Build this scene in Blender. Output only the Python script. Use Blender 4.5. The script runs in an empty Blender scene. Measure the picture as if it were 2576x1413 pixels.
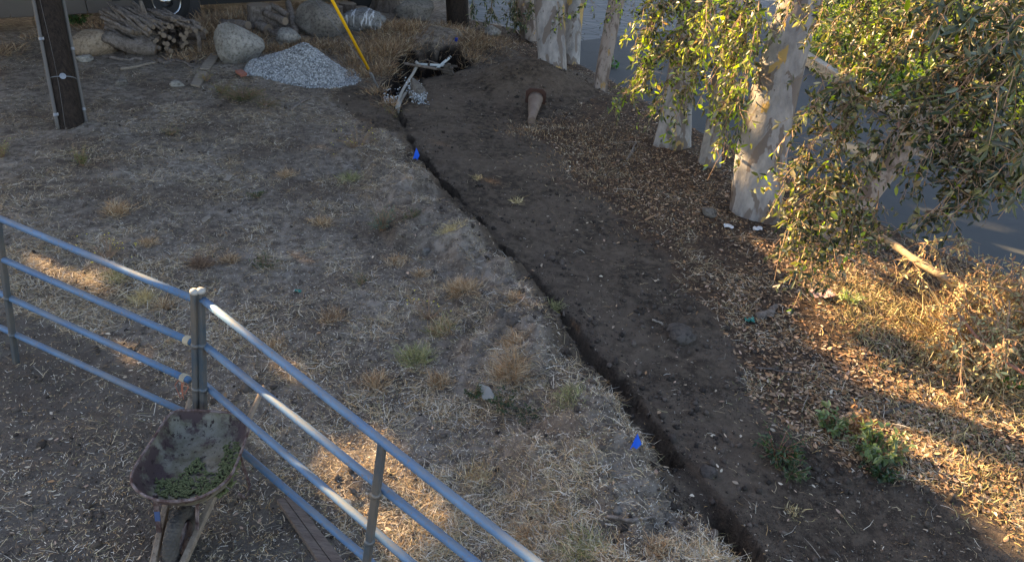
import bpy, math, random
import numpy as np
from mathutils import Vector, noise as mnoise
R = math.radians
rng = np.random.default_rng(7)
random.seed(7)
S = bpy.context.scene
C = S.collection

# ------------------------------------------------------------------ camera
FP = 1805.0; PITCH = R(31); ROLL = R(5); H = 4.2
_f = np.array([0, math.cos(PITCH), -math.sin(PITCH)])
_r0 = np.array([1., 0, 0]); _u0 = np.array([0, math.sin(PITCH), math.cos(PITCH)])
_r = _r0 * math.cos(ROLL) + _u0 * math.sin(ROLL)
_u = -_r0 * math.sin(ROLL) + _u0 * math.cos(ROLL)
CAM = np.array([0., 0., H])
def ray(x, y): return _f + _r * ((x - 1288) / FP) - _u * ((y - 706.5) / FP)
def G(x, y, z=0.0):
    d = ray(x, y); return CAM + d * ((z - H) / d[2])
def W(x, y, dep): return CAM + ray(x, y) * dep
def depth(p): return float((np.asarray(p) - CAM) @ _f)
def projv(P):
    q = P - CAM; d = np.maximum(q @ _f, 1e-3)
    return 1288 + FP * (q @ _r) / d, 706.5 - FP * (q @ _u) / d
from mathutils import Matrix
cd = bpy.data.cameras.new("camera"); cam = bpy.data.objects.new("camera", cd); C.objects.link(cam)
cd.sensor_width = 36; cd.lens = FP / 2576 * 36; cd.clip_end = 2000; cd.clip_start = 0.05
cam.matrix_world = Matrix(((_r[0], _u[0], -_f[0], 0), (_r[1], _u[1], -_f[1], 0), (_r[2], _u[2], -_f[2], H), (0, 0, 0, 1)))
S.camera = cam

# ------------------------------------------------------------------ light
SUN_EL = R(24); sh = np.array([-.82, .57]); sh /= np.linalg.norm(sh)
SV = np.array([sh[0] * math.cos(SUN_EL), sh[1] * math.cos(SUN_EL), math.sin(SUN_EL)])   # towards the sun
w = bpy.data.worlds.new("World"); S.world = w; w.use_nodes = True
nt = w.node_tree; bg = nt.nodes['Background']
sky = nt.nodes.new('ShaderNodeTexSky'); sky.sky_type = 'NISHITA'; sky.sun_disc = False
sky.sun_elevation = SUN_EL; sky.sun_rotation = math.atan2(SV[0], SV[1]); sky.dust_density = 1.0
nt.links.new(sky.outputs[0], bg.inputs[0]); bg.inputs[1].default_value = 0.07
ld = bpy.data.lights.new("sun", 'SUN'); ld.energy = 4.3; ld.angle = R(0.5); ld.color = (1, .74, .40)
lo = bpy.data.objects.new("sun", ld); C.objects.link(lo)
lo.rotation_euler = Vector(SV).to_track_quat('Z', 'Y').to_euler()
S.view_settings.view_transform = 'Standard'; S.view_settings.look = 'None'
S.view_settings.exposure = 2.82; S.view_settings.gamma = 1
S.view_settings.use_white_balance = True; S.view_settings.white_balance_temperature = 7150; S.view_settings.white_balance_tint = 17
S.cycles.max_bounces = 6; S.cycles.transparent_max_bounces = 6

# ------------------------------------------------------------------ helpers
def vnoise(x, y, sc, seed=0):
    x = np.asarray(x, float) / sc + 311.7 + seed * 17.3; y = np.asarray(y, float) / sc + 173.1 + seed * 9.1
    xi = np.floor(x).astype(np.int64); yi = np.floor(y).astype(np.int64); fx = x - xi; fy = y - yi
    fx = fx * fx * (3 - 2 * fx); fy = fy * fy * (3 - 2 * fy)
    def h(a, b):
        n = (a * 374761393 + b * 668265263 + seed * 974711) & 0x7fffffff
        n = ((n ^ (n >> 13)) * 1274126177) & 0x7fffffff
        return ((n ^ (n >> 16)) & 0xffff) / 65535.0
    return (h(xi, yi) * (1 - fx) + h(xi + 1, yi) * fx) * (1 - fy) + (h(xi, yi + 1) * (1 - fx) + h(xi + 1, yi + 1) * fx) * fy - .5
def fbm(x, y, sc, seed=0, o=4):
    s = 0; a = 1
    for i in range(o): s = s + vnoise(x, y, sc / 2 ** i, seed + i) * a; a *= .5
    return s
def sstep(a, b, x):
    t = np.clip((x - a) / (b - a), 0, 1); return t * t * (3 - 2 * t)
def unit(v): return v / np.maximum(np.linalg.norm(v, axis=-1, keepdims=True), 1e-9)

ORG = {}
def tag(o, label=None, cat=None, group=None, kind=None):
    if label: o['label'] = label
    if cat: o['category'] = cat
    if group: o['group'] = group
    if kind: o['kind'] = kind
    return o
def empty(name, loc, label, cat, group=None):
    o = bpy.data.objects.new(name, None); C.objects.link(o); o.location = tuple(loc); o.empty_display_size = .1
    ORG[o.name] = np.array(loc, float); return tag(o, label, cat, group)
def link_mesh(name, V, Fl, mat, parent=None, col=None, smooth=False, org=None):
    """V world coords (N,3); Fl: (M,k) array or list of index lists"""
    V = np.asarray(V, float)
    if parent is not None: og = ORG[parent.name]
    elif org is not None: og = np.array(org, float)
    else: og = np.zeros(3)
    me = bpy.data.meshes.new(name)
    if isinstance(Fl, np.ndarray):
        M, k = Fl.shape
        me.vertices.add(len(V)); me.vertices.foreach_set('co', (V - og).astype(np.float32).ravel())
        me.loops.add(M * k); me.loops.foreach_set('vertex_index', Fl.astype(np.int32).ravel())
        me.polygons.add(M); me.polygons.foreach_set('loop_start', np.arange(0, M * k, k, dtype=np.int32))
        me.update(calc_edges=True)
    else:
        me.from_pydata((V - og).tolist(), [], Fl); me.update()
    if smooth: me.polygons.foreach_set('use_smooth', np.ones(len(me.polygons), bool))
    if col is not None:
        a = me.color_attributes.new('Col', 'FLOAT_COLOR', 'POINT')
        c = np.ones((len(V), 4), np.float32); c[:, :3] = col; a.data.foreach_set('color', c.ravel())
    me.materials.append(mat)
    o = bpy.data.objects.new(name, me); C.objects.link(o)
    if parent is not None: o.parent = parent
    elif org is not None: o.location = tuple(og)
    ORG[o.name] = og
    return o
class MB:
    def __init__(s): s.v = []; s.f = []; s.n = 0
    def add(s, V, Fl):
        s.v.append(np.asarray(V, float)); s.f += [[i + s.n for i in f] for f in Fl]; s.n += len(V); return s
    def tube(s, pts, rad, n=10, cap=True, jit=0):
        pts = np.asarray(pts, float); m = len(pts)
        rad = np.broadcast_to(np.asarray(rad, float), (m,))
        t = unit(np.gradient(pts, axis=0)); ref = np.array([0, 0, 1.]) if abs(t[0][2]) < .8 else np.array([1., 0, 0])
        V = []
        a = unit(np.cross(t[0], ref))
        for i in range(m):
            a = unit(a - t[i] * (a @ t[i])); b = np.cross(t[i], a)
            for k in range(n):
                th = 2 * math.pi * k / n; r = rad[i] * (1 + (random.uniform(-jit, jit) if jit else 0))
                V.append(pts[i] + (a * math.cos(th) + b * math.sin(th)) * r)
        Fl = [[i * n + k, i * n + (k + 1) % n, (i + 1) * n + (k + 1) % n, (i + 1) * n + k] for i in range(m - 1) for k in range(n)]
        if cap: Fl += [list(range(n))[::-1], [(m - 1) * n + k for k in range(n)]]
        return s.add(V, Fl)
    def box(s, c, e, ax=None, bev=0):
        """centre c, half extents e, axes rows ax"""
        ax = np.eye(3) if ax is None else np.asarray(ax); c = np.asarray(c, float)
        V = [];
        if bev <= 0:
            for sx in (-1, 1):
                for sy in (-1, 1):
                    for sz in (-1, 1): V.append(c + ax[0] * sx * e[0] + ax[1] * sy * e[1] + ax[2] * sz * e[2])
            return s.add(V, [[0, 1, 3, 2], [4, 6, 7, 5], [0, 4, 5, 1], [2, 3, 7, 6], [0, 2, 6, 4], [1, 5, 7, 3]])
        # octagonal prism bevel along axis 0
        o = [(-1, -1, 0, 1), (-1, -1, 1, 0), (1, -1, -1, 0), (1, -1, 0, 1), (1, 1, 0, -1), (1, 1, -1, 0), (-1, 1, 1, 0), (-1, 1, 0, -1)]
        for sx in (-1, 1):
            for a, b, da, db in o: V.append(c + ax[0] * sx * e[0] + ax[1] * (a * e[1] + da * bev) + ax[2] * (b * e[2] + db * bev))
        return s.add(V, [[i, (i + 1) % 8, 8 + (i + 1) % 8, 8 + i] for i in range(8)] + [list(range(8))[::-1], list(range(8, 16))])
    def build(s, name, mat, parent=None, smooth=False, org=None, col=None):
        return link_mesh(name, np.vstack(s.v), s.f, mat, parent, col, smooth, org)
def frame(d, upv=(0, 0, 1)):
    d = unit(np.asarray(d, float)); sd = unit(np.cross(np.asarray(upv, float), d)); return np.array([d, sd, np.cross(d, sd)])

def leafmesh(P, D, N, L, Wd, fold=.25, droop=.15):
    """ovate leaves: 6 verts, 2 quads each"""
    D = unit(D); Sd = unit(np.cross(N, D)); N = np.cross(D, Sd)
    L = L[:, None]; Wd = Wd[:, None]
    b = P; t = P + D * L - N * L * droop
    l1 = P + D * L * .32 + Sd * Wd * .5 + N * Wd * fold; l2 = P + D * L * .7 + Sd * Wd * .38 + N * (Wd * fold - L * droop * .5)
    r1 = P + D * L * .32 - Sd * Wd * .5 + N * Wd * fold; r2 = P + D * L * .7 - Sd * Wd * .38 + N * (Wd * fold - L * droop * .5)
    V = np.stack([b, l1, l2, t, r2, r1], 1).reshape(-1, 3)
    i = np.arange(len(P))[:, None] * 6
    Fq = np.concatenate([i + np.array([[0, 3, 2, 1]]), i + np.array([[0, 5, 4, 3]])], 0)
    return V, Fq
def ribbons(P, D, N, L, Wd, bend=None, up=None):
    """3-section tapered ribbons: 6 verts 2 quads"""
    D = unit(D); Sd = unit(np.cross(N, D)); L = L[:, None]; Wd = Wd[:, None]
    bend = rng.normal(0, .15, (len(P), 1)) if bend is None else bend
    upv = np.zeros((len(P), 3)) if up is None else up
    m = P + D * L * .5 + Sd * L * bend + upv * .6; e = P + D * L + upv
    V = np.stack([P - Sd * Wd * .5, P + Sd * Wd * .5, m - Sd * Wd * .5, m + Sd * Wd * .5, e - Sd * Wd * .2, e + Sd * Wd * .2], 1).reshape(-1, 3)
    i = np.arange(len(P))[:, None] * 6
    return V, np.concatenate([i + np.array([[0, 1, 3, 2]]), i + np.array([[2, 3, 5, 4]])], 0)
def inpoly(x, y, poly):
    x = np.asarray(x); y = np.asarray(y); r = np.zeros(x.shape, bool); n = len(poly)
    for i in range(n):
        x1, y1 = poly[i][:2]; x2, y2 = poly[(i + 1) % n][:2]
        if y1 == y2: continue
        c = ((y1 > y) != (y2 > y)) & (x < (x2 - x1) * (y - y1) / (y2 - y1) + x1); r ^= c
    return r
def seg_dist(x, y, pl):
    """distance, signed side (+ = right of travel), to polyline"""
    x = np.asarray(x, float); y = np.asarray(y, float)
    best = np.full(x.shape, 1e9); side = np.zeros(x.shape); tt = np.zeros(x.shape); acc = 0
    for (ax, ay), (bx, by) in zip(pl[:-1], pl[1:]):
        dx, dy = bx - ax, by - ay; l2 = dx * dx + dy * dy; l = math.sqrt(l2)
        t = np.clip(((x - ax) * dx + (y - ay) * dy) / l2, 0, 1)
        qx = ax + t * dx; qy = ay + t * dy; d = np.hypot(x - qx, y - qy)
        cr = (x - ax) * dy - (y - ay) * dx
        m = d < best; best = np.where(m, d, best); side = np.where(m, np.sign(cr), side); tt = np.where(m, acc + t * l, tt); acc += l
    return best, side, tt

# ------------------------------------------------------------------ materials
def mat(name, base=(.5, .5, .5), rough=.8, metal=0., spec=.3):
    m = bpy.data.materials.new(name); m.use_nodes = True; b = m.node_tree.nodes['Principled BSDF']
    b.inputs['Base Color'].default_value = (*base, 1); b.inputs['Roughness'].default_value = rough
    b.inputs['Metallic'].default_value = metal; b.inputs['Specular IOR Level'].default_value = spec
    return m
class NT:
    def __init__(s, m): s.t = m.node_tree; s.b = s.t.nodes['Principled BSDF']; s.m = m
    def n(s, ty, **k):
        o = s.t.nodes.new(ty)
        for a, v in k.items(): setattr(o, a, v)
        return o
    def l(s, a, b): s.t.links.new(a, b)
    def coord(s, scale=(1, 1, 1)):
        c = s.n('ShaderNodeTexCoord'); mp = s.n('ShaderNodeMapping'); mp.inputs['Scale'].default_value = scale
        s.l(c.outputs['Object'], mp.inputs[0]); return mp.outputs[0]
    def noise(s, sc, co=None, det=5, ro=.6, dist=0):
        o = s.n('ShaderNodeTexNoise'); o.inputs['Scale'].default_value = sc; o.inputs['Detail'].default_value = det
        o.inputs['Roughness'].default_value = ro; o.inputs['Distortion'].default_value = dist
        if co is not None: s.l(co, o.inputs['Vector'])
        return o.outputs[0]
    def ramp(s, fac, stops, interp='LINEAR'):
        r = s.n('ShaderNodeValToRGB'); s.l(fac, r.inputs[0]); e = r.color_ramp.elements; r.color_ramp.interpolation = interp
        while len(e) < len(stops): e.new(.5)
        for el, (p, c) in zip(e, stops):
            el.position = p; el.color = (*c, 1) if len(c) == 3 else c
        return r.outputs[0]
    def mix(s, f, a, b, mode='MIX'):
        o = s.n('ShaderNodeMix', data_type='RGBA', blend_type=mode)
        for inp, v in ((o.inputs[0], f), (o.inputs[6], a), (o.inputs[7], b)):
            if hasattr(v, 'links'): s.l(v, inp)
            elif isinstance(v, (int, float)): inp.default_value = v
            else: inp.default_value = (*v, 1)
        return o.outputs[2]
    def base(s, c): s.l(c, s.b.inputs['Base Color'])
    def bump(s, h, st=.5, d=.01):
        o = s.n('ShaderNodeBump'); o.inputs['Strength'].default_value = st; o.inputs['Distance'].default_value = d
        s.l(h, o.inputs['Height']); s.l(o.outputs[0], s.b.inputs['Normal'])
def g3(v): return (v, v, v)
def attr_mat(name, rough=.8, spec=.3, transl=0, var=.0):
    m = mat(name, rough=rough, spec=spec); t = NT(m)
    a = t.n('ShaderNodeAttribute', attribute_name='Col'); c = a.outputs['Color']
    if var:
        c = t.mix(t.ramp(t.noise(60, t.coord()), [(.35, g3(0)), (.65, g3(1))]), c, t.mix(1, c, g3(1 - var), 'MULTIPLY'))
    t.base(c)
    if transl:
        tr = t.n('ShaderNodeBsdfTranslucent'); hs = t.mix(1, c, (1.5, 1.75, .45), 'MULTIPLY'); t.l(hs, tr.inputs[0])
        mx = t.n('ShaderNodeMixShader'); mx.inputs[0].default_value = transl
        t.l(t.b.outputs[0], mx.inputs[1]); t.l(tr.outputs[0], mx.inputs[2]); t.l(mx.outputs[0], t.t.nodes['Material Output'].inputs[0])
    return m
M = {}
M['leaf'] = attr_mat('leaf', .38, .5, .33)
M['litter'] = attr_mat('litter', .7, .3, .0)
M['straw'] = attr_mat('straw', .75, .25, .0)
M['stone_col'] = attr_mat('stone_col', .85, .25, var=.3)
# soil
m = M['soil'] = mat('soil', rough=.95, spec=.15); t = NT(m); co = t.coord()
at = t.n('ShaderNodeAttribute', attribute_name='Col'); sp = t.n('ShaderNodeSeparateColor'); t.l(at.outputs['Color'], sp.inputs[0])
n1 = t.noise(.9, co, 6); n2 = t.noise(9, co, 8, .7); n3 = t.noise(55, co, 5, .7)
field = t.mix(t.ramp(n1, [(.38, g3(0)), (.62, g3(1))]), (.15, .115, .088), (.30, .255, .21))
field = t.mix(t.ramp(n2, [(.42, g3(0)), (.6, g3(.8))]), field, (.075, .058, .046))
field = t.mix(t.ramp(n3, [(.55, g3(0)), (.72, g3(.75))]), field, (.34, .28, .21))
spoil = t.mix(t.ramp(n2, [(.43, g3(0)), (.58, g3(1))]), (.055, .041, .030), (.125, .094, .068))
spoil = t.mix(t.ramp(n1, [(.46, g3(0)), (.54, g3(.5))]), spoil, (.165, .125, .092)); spoil = t.mix(t.ramp(n3, [(.62, g3(0)), (.75, g3(.6))]), spoil, (.12, .10, .08))
lit_ = t.mix(t.ramp(n2, [(.4, g3(0)), (.65, g3(1))]), (.050, .034, .025), (.13, .085, .055))
yard = t.mix(t.ramp(n1, [(.4, g3(0)), (.6, g3(1))]), (.125, .102, .083), (.165, .142, .118))
yard = t.mix(t.ramp(n2, [(.45, g3(0)), (.65, g3(.7))]), yard, (.085, .068, .055))
c = t.mix(sp.outputs[0], field, spoil); c = t.mix(sp.outputs[1], c, lit_); c = t.mix(sp.outputs[2], c, yard)
da_ = t.n('ShaderNodeAttribute', attribute_name='damp'); c = t.mix(da_.outputs['Fac'], c, (.016, .012, .010))  # shade of the pit and trench bottom put into the soil colour
t.base(c)
ad = t.n('ShaderNodeMath', operation='ADD'); t.l(n2, ad.inputs[0]); mu = t.n('ShaderNodeMath', operation='MULTIPLY'); t.l(n3, mu.inputs[0]); mu.inputs[1].default_value = .5; t.l(mu.outputs[0], ad.inputs[1])
t.bump(ad.outputs[0], 1.0, .055)
# concrete road
m = M['road'] = mat('road', rough=.85, spec=.25); t = NT(m); co = t.coord()
c = t.mix(t.noise(.5, co, 6), (.038, .043, .045), (.064, .069, .069)); c = t.mix(t.ramp(t.noise(30, co, 6), [(.55, g3(0)), (.75, g3(.5))]), c, (.06, .066, .066))
c = t.mix(t.ramp(t.noise(2.2, co, 4), [(.55, g3(0)), (.7, g3(.35))]), c, (.075, .08, .078))
v = t.n('ShaderNodeTexVoronoi', feature='DISTANCE_TO_EDGE'); v.inputs['Scale'].default_value = .35; t.l(t.n('ShaderNodeTexCoord').outputs['Object'], v.inputs['Vector'])
c = t.mix(t.ramp(v.outputs['Distance'], [(.003, g3(.35)), (.008, g3(0))]), c, (.03, .031, .031))
t.base(c); t.bump(t.noise(120, co, 3), .3, .004)
m = M['flagstone'] = mat('flagstone', rough=.85, spec=.25); t = NT(m); co = t.coord((1, 1.5, 1))
v = t.n('ShaderNodeTexVoronoi', feature='DISTANCE_TO_EDGE'); v.inputs['Scale'].default_value = 2.1; v.inputs['Randomness'].default_value = .8; t.l(co, v.inputs['Vector'])
v2 = t.n('ShaderNodeTexVoronoi'); v2.inputs['Scale'].default_value = 2.1; v2.inputs['Randomness'].default_value = .8; t.l(co, v2.inputs['Vector'])
sepc = t.n('ShaderNodeSeparateColor'); t.l(v2.outputs['Color'], sepc.inputs[0])
st = t.mix(sepc.outputs[0], (.10, .115, .12), (.15, .16, .16))
edge = t.ramp(v.outputs['Distance'], [(.02, g3(0)), (.05, g3(1))])
t.base(t.mix(edge, (.06, .06, .055), st)); t.bump(edge, .6, .01)
# rocks
def rock(name, a, b, c3=None, sc=3):
    m = mat(name, rough=.9, spec=.2); t = NT(m); co = t.coord()
    c = t.mix(t.ramp(t.noise(sc, co, 7, .65), [(.35, g3(0)), (.65, g3(1))]), a, b)
    c = t.mix(t.ramp(t.noise(sc * 6, co, 6, .7), [(.48, g3(0)), (.66, g3(.9))]), c, tuple(x * .40 for x in a))
    if c3:
        cs = t.coord((6, 1, 1.2)); c = t.mix(t.ramp(t.noise(2.2, cs, 5, .6, .6), [(.56, g3(0)), (.62, g3(1))]), c, c3)
    t.base(c); t.bump(t.noise(sc * 5, co, 8, .7), .8, .03); return m
M['rock_grey'] = rock('rock_grey', (.12, .105, .09), (.21, .19, .165))
M['rock_pale'] = rock('rock_pale', (.19, .175, .15), (.34, .32, .285))
M['rock_tan'] = rock('rock_tan', (.24, .18, .125), (.33, .26, .19))
M['rock_stripe'] = rock('rock_stripe', (.12, .12, .12), (.22, .22, .21), (.48, .5, .52))
M['rock_dark'] = rock('rock_dark', (.06, .05, .042), (.12, .10, .085))
m = M['rock_painted'] = rock('rock_painted', (.10, .09, .08), (.18, .16, .14)); t = NT(m)
# metal rails
m = M['rail'] = mat('rail', rough=.66, metal=.4, spec=.3); t = NT(m); co = t.coord()
c = t.mix(t.ramp(t.noise(3, co, 6), [(.4, g3(0)), (.65, g3(1))]), (.065, .14, .25), (.10, .19, .30))
geo = t.n('ShaderNodeNewGeometry'); sx = t.n('ShaderNodeSeparateXYZ'); t.l(geo.outputs['Normal'], sx.inputs[0])
du = t.n('ShaderNodeMath', operation='ADD'); t.l(sx.outputs[2], du.inputs[0])
nn = t.n('ShaderNodeMath', operation='MULTIPLY_ADD'); t.l(t.noise(7, co, 6), nn.inputs[0]); nn.inputs[1].default_value = .9; nn.inputs[2].default_value = -.45; t.l(nn.outputs[0], du.inputs[1])
dust = t.ramp(du.outputs[0], [(.72, g3(0)), (1.0, g3(.75))])     # settled dust on upward faces
c = t.mix(dust, c, (.13, .145, .15)); c = t.mix(t.ramp(t.noise(45, co, 5), [(.57, g3(0)), (.66, g3(.7))]), c, (.17, .135, .11)); c = t.mix(t.ramp(t.noise(1.3, co, 5), [(.52, g3(0)), (.66, g3(.5))]), c, (.17, .17, .16)); t.base(c)
t.l(t.ramp(dust, [(0, g3(.25)), (.6, g3(0))]), t.b.inputs['Metallic']); t.bump(t.noise(70, co, 4), .2, .002)
m = M['post'] = mat('post', rough=.5, metal=.4); t = NT(m); co = t.coord()
c = t.mix(t.ramp(t.noise(6, t.coord((1, 1, .4)), 7), [(.4, g3(0)), (.62, g3(1))]), (.07, .095, .115), (.15, .135, .115))
c = t.mix(t.ramp(t.noise(2.3, co, 5), [(.58, g3(0)), (.68, g3(.8))]), c, (.10, .055, .035)); t.base(c)
M['cap'] = mat('cap', (.33, .32, .29), .6, .1)
M['galv'] = mat('galv', (.25, .26, .27), .5, .6)
M['conduit'] = mat('conduit', (.115, .105, .095), .7)
M['twine'] = mat('twine', (.42, .14, .08), .8)
M['rope'] = mat('rope', (.42, .37, .27), .9)
# woods
def wood(name, a, b, sc=(8, 8, 1), bs=.6):
    m = mat(name, rough=.9, spec=.15); t = NT(m); co = t.coord(sc)
    c = t.mix(t.ramp(t.noise(3, co, 8, .65), [(.35, g3(0)), (.65, g3(1))]), a, b)
    c = t.mix(t.ramp(t.noise(9, co, 5), [(.58, g3(0)), (.68, g3(.8))]), c, tuple(x * .4 for x in a))
    t.base(c); t.bump(t.noise(8, co, 6), bs, .02); return m
M['log'] = wood('log', (.10, .08, .065), (.225, .19, .165), (5, 5, 3))
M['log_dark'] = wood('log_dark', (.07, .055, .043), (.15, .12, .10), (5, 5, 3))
M['log_end'] = mat('log_end', (.20, .155, .115), .9)
M['board'] = wood('board', (.20, .16, .12), (.30, .255, .205), (2, 14, 14), .3)
M['plank'] = wood('plank', (.115, .085, .07), (.175, .135, .11), (1.5, 14, 14), .3)
M['handle'] = wood('handle', (.17, .13, .095), (.27, .215, .16), (6, 6, 3), .3)
M['creosote'] = wood('creosote', (.016, .012, .010), (.040, .029, .022), (9, 9, .5), .5)
m = M['bark'] = mat('bark', rough=.8, spec=.25); t = NT(m); co = t.coord((1.6, 1.6, .7))
n1 = t.noise(1.5, co, 5, .55, .4); n2 = t.noise(2.6, t.coord((1.2, 1.2, .55)), 4, .5, .5); n3 = t.noise(9, co, 4, .6)
c = t.mix(t.ramp(t.noise(5, co, 6), [(.35, g3(0)), (.65, g3(1))]), (.20, .19, .182), (.345, .322, .30))
c = t.mix(t.ramp(n1, [(.50, g3(0)), (.515, g3(1))]), c, (.17, .14, .12))
c = t.mix(t.ramp(n2, [(.595, g3(0)), (.61, g3(1))]), c, (.40, .27, .10))
c = t.mix(t.ramp(n1, [(.62, g3(0)), (.63, g3(1))]), c, (.12, .085, .065))
c = t.mix(t.ramp(n3, [(.66, g3(0)), (.69, g3(.9))]), c, (.11, .09, .075)); t.base(c)
t.bump(t.mix(.5, n1, t.noise(14, co, 6)), .5, .03)
m = M['bark_brown'] = mat('bark_brown', rough=.9); t = NT(m); co = t.coord((2.2, 2.2, .7))
n1 = t.noise(2, co, 6, .6, .4)
c = t.mix(t.ramp(n1, [(.42, g3(0)), (.50, g3(1))]), (.13, .095, .075), (.27, .22, .185)); c = t.mix(t.ramp(t.noise(3.4, co, 4), [(.6, g3(0)), (.62, g3(1))]), c, (.30, .19, .08))
c = t.mix(t.ramp(t.noise(10, co, 5), [(.6, g3(0)), (.66, g3(.9))]), c, (.05, .038, .03)); t.base(c); t.bump(t.noise(10, co, 7), .8, .03)
M['twig'] = mat('twig', (.27, .17, .105), .8)
M['twig_red'] = mat('twig_red', (.30, .13, .08), .6)
# vehicle
m = M['rv'] = mat('rv_paint', (.085, .072, .064), .35, 0, .5)
M['rv_trim'] = mat('rv_trim', (.03, .03, .032), .4); M['rv_white'] = mat('rv_white', (.5, .49, .46), .4)
M['rubber'] = mat('rubber', (.022, .021, .02), .85); M['chrome'] = mat('chrome', (.42, .43, .45), .25, 1.0)
M['glass'] = mat('glass_dark', (.02, .022, .025), .06, 0, .6)
m = M['tyre'] = mat('tyre', rough=.85); t = NT(m); t.base(t.mix(t.ramp(t.noise(9, t.coord(), 6), [(.35, g3(0)), (.65, g3(1))]), (.05, .044, .038), (.085, .074, .062)))
m = M['tray'] = mat('tray', rough=.7, metal=.15); t = NT(m); co = t.coord()
c = t.mix(t.ramp(t.noise(7, co, 7, .7), [(.40, g3(0)), (.60, g3(1))]), (.22, .20, .155), (.12, .105, .065))
c = t.mix(t.ramp(t.noise(3.2, co, 7, .65), [(.48, g3(0)), (.54, g3(1))]), c, (.075, .048, .045))
c = t.mix(t.ramp(t.noise(26, t.coord((1, 1, .5)), 6, .7), [(.56, g3(0)), (.62, g3(.95))]), c, (.035, .02, .018)); t.base(c); t.bump(t.noise(30, co, 6), .4, .004)
m = M['rust'] = mat('rust', rough=.8, metal=.1); t = NT(m); co = t.coord()
t.base(t.mix(t.ramp(t.noise(14, co, 7, .7), [(.42, g3(0)), (.6, g3(1))]), (.065, .034, .028), (.19, .15, .14)))
M['bluepaint'] = mat('bluepaint', (.045, .075, .16), .8)
m = M['guard'] = mat('guard', (.80, .44, .01), .45); M['wire'] = mat('wire', (.16, .16, .16), .5, .6)
M['pvc'] = mat('pvc', (.30, .285, .25), .6); M['pvc_white'] = mat('pvc_white', (.42, .46, .46), .5)
M['iron'] = mat('iron', (.07, .058, .048), .8, .2); M['flag'] = mat('flag', (.01, .13, .70), .5)
m = M['cone'] = mat('cone', rough=.8); t = NT(m); t.base(t.mix(t.ramp(t.noise(7, t.coord(), 6), [(.4, g3(0)), (.65, g3(1))]), (.15, .105, .08), (.21, .16, .125)))
M['cone_base'] = mat('cone_base', (.07, .035, .026), .8)
M['brick'] = mat('brick', (.33, .13, .09), .9); M['slate'] = mat('slate', (.23, .225, .20), .8)
M['conc'] = rock('conc', (.26, .235, .19), (.36, .33, .27), sc=2); M['yellow'] = mat('yellow', (.75, .40, .03), .5)
M['paper'] = mat('paper', (.62, .62, .62), .7); M['scrapblue'] = mat('scrapblue', (.20, .32, .50), .5); M['bluedark'] = mat('bluedark', (.01, .03, .22), .5); M['teal'] = mat('teal', (.02, .20, .16), .4); M['pink'] = mat('pink', (.45, .30, .28), .4)
m = M['lawnbase'] = mat('lawnbase', (.07, .09, .02), .95)

# ------------------------------------------------------------------ terrain
def gl(pts): return [tuple(G(x, y)[:2]) for x, y in pts]
TR = gl([(1003, 285), (1022, 330), (1050, 388), (1100, 448), (1160, 502), (1218, 572), (1275, 640), (1335, 690), (1388, 760), (1432, 822), (1490, 900), (1552, 962), (1602, 1035), (1655, 1105), (1705, 1175), (1765, 1245), (1835, 1335), (1900, 1420), (2000, 1520)])
TRX = np.array(TR)
SPOIL = gl([(990, 250), (1040, 185), (1130, 150), (1230, 120), (1350, 150), (1450, 185), (1510, 215), (1500, 245), (1380, 290), (1310, 325), (1380, 375), (1430, 450), (1505, 505), (1600, 590), (1690, 655), (1705, 730), (1795, 800), (1850, 900), (1880, 1000), (1960, 1090), (2130, 1190), (2250, 1220), (2400, 1260), (2480, 1310), (2576, 1390), (2700, 1500), (2000, 1600), (1830, 1440), (1700, 1290), (1610, 1150), (1480, 960), (1330, 760), (1210, 620), (1080, 470), (1010, 380), (930, 330), (840, 240), (900, 205)])
YARD = gl([(-300, 480), (0, 770), (250, 870), (500, 1040), (640, 1120), (760, 1260), (900, 1400), (1000, 1560), (-400, 1600)])
RE = gl([(2700, 775), (2576, 715), (2230, 565), (2000, 450), (1750, 322), (1640, 262), (1540, 200), (1440, 150), (1330, 78), (1180, 46)]) + [(-2.8, 27), (-3.5, 60)]
RE.insert(0, (RE[0][0] + (RE[0][0] - RE[2][0]) * 5, RE[0][1] + (RE[0][1] - RE[2][1]) * 5))
RFAR = [(-3, 60), (40, 60)] + gl([(2576, 60), (2300, 120), (2230, 140)]) 
CURB = gl([(1985, 118), (2040, 155), (2120, 205), (2200, 250), (2330, 308), (2480, 365), (2620, 410), (2900, 500)])
CURB.append((CURB[-1][0] + (CURB[-1][0] - CURB[-3][0]) * 4, CURB[-1][1] + (CURB[-1][1] - CURB[-3][1]) * 4))
def poly_soft(x, y, poly, nz=.25, wdt=.12):
    inn = inpoly(x, y, poly); d, _, _ = seg_dist(x, y, poly + [poly[0]])
    sd = np.where(inn, d, -d) + fbm(x, y, .7, 5, 5) * nz
    return sstep(-wdt, wdt, sd)
PITP = gl([(988, 190), (1005, 158), (1030, 136), (1090, 130), (1150, 136), (1188, 155), (1172, 180), (1110, 190), (1058, 196), (1044, 220), (1024, 250), (1004, 280), (984, 262), (972, 236), (976, 208)])
pa = np.array(G(1150, 165)[:2]); pb = np.array(G(1055, 165)[:2]); pc = np.array(G(1012, 215)[:2]); pd = np.array(G(1000, 285)[:2])
def roadfac(x, y):
    """signed distance beyond near road edge (positive = road side)"""
    d, s, _ = seg_dist(x, y, RE); return np.where(s > 0, d, -d)
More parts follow.
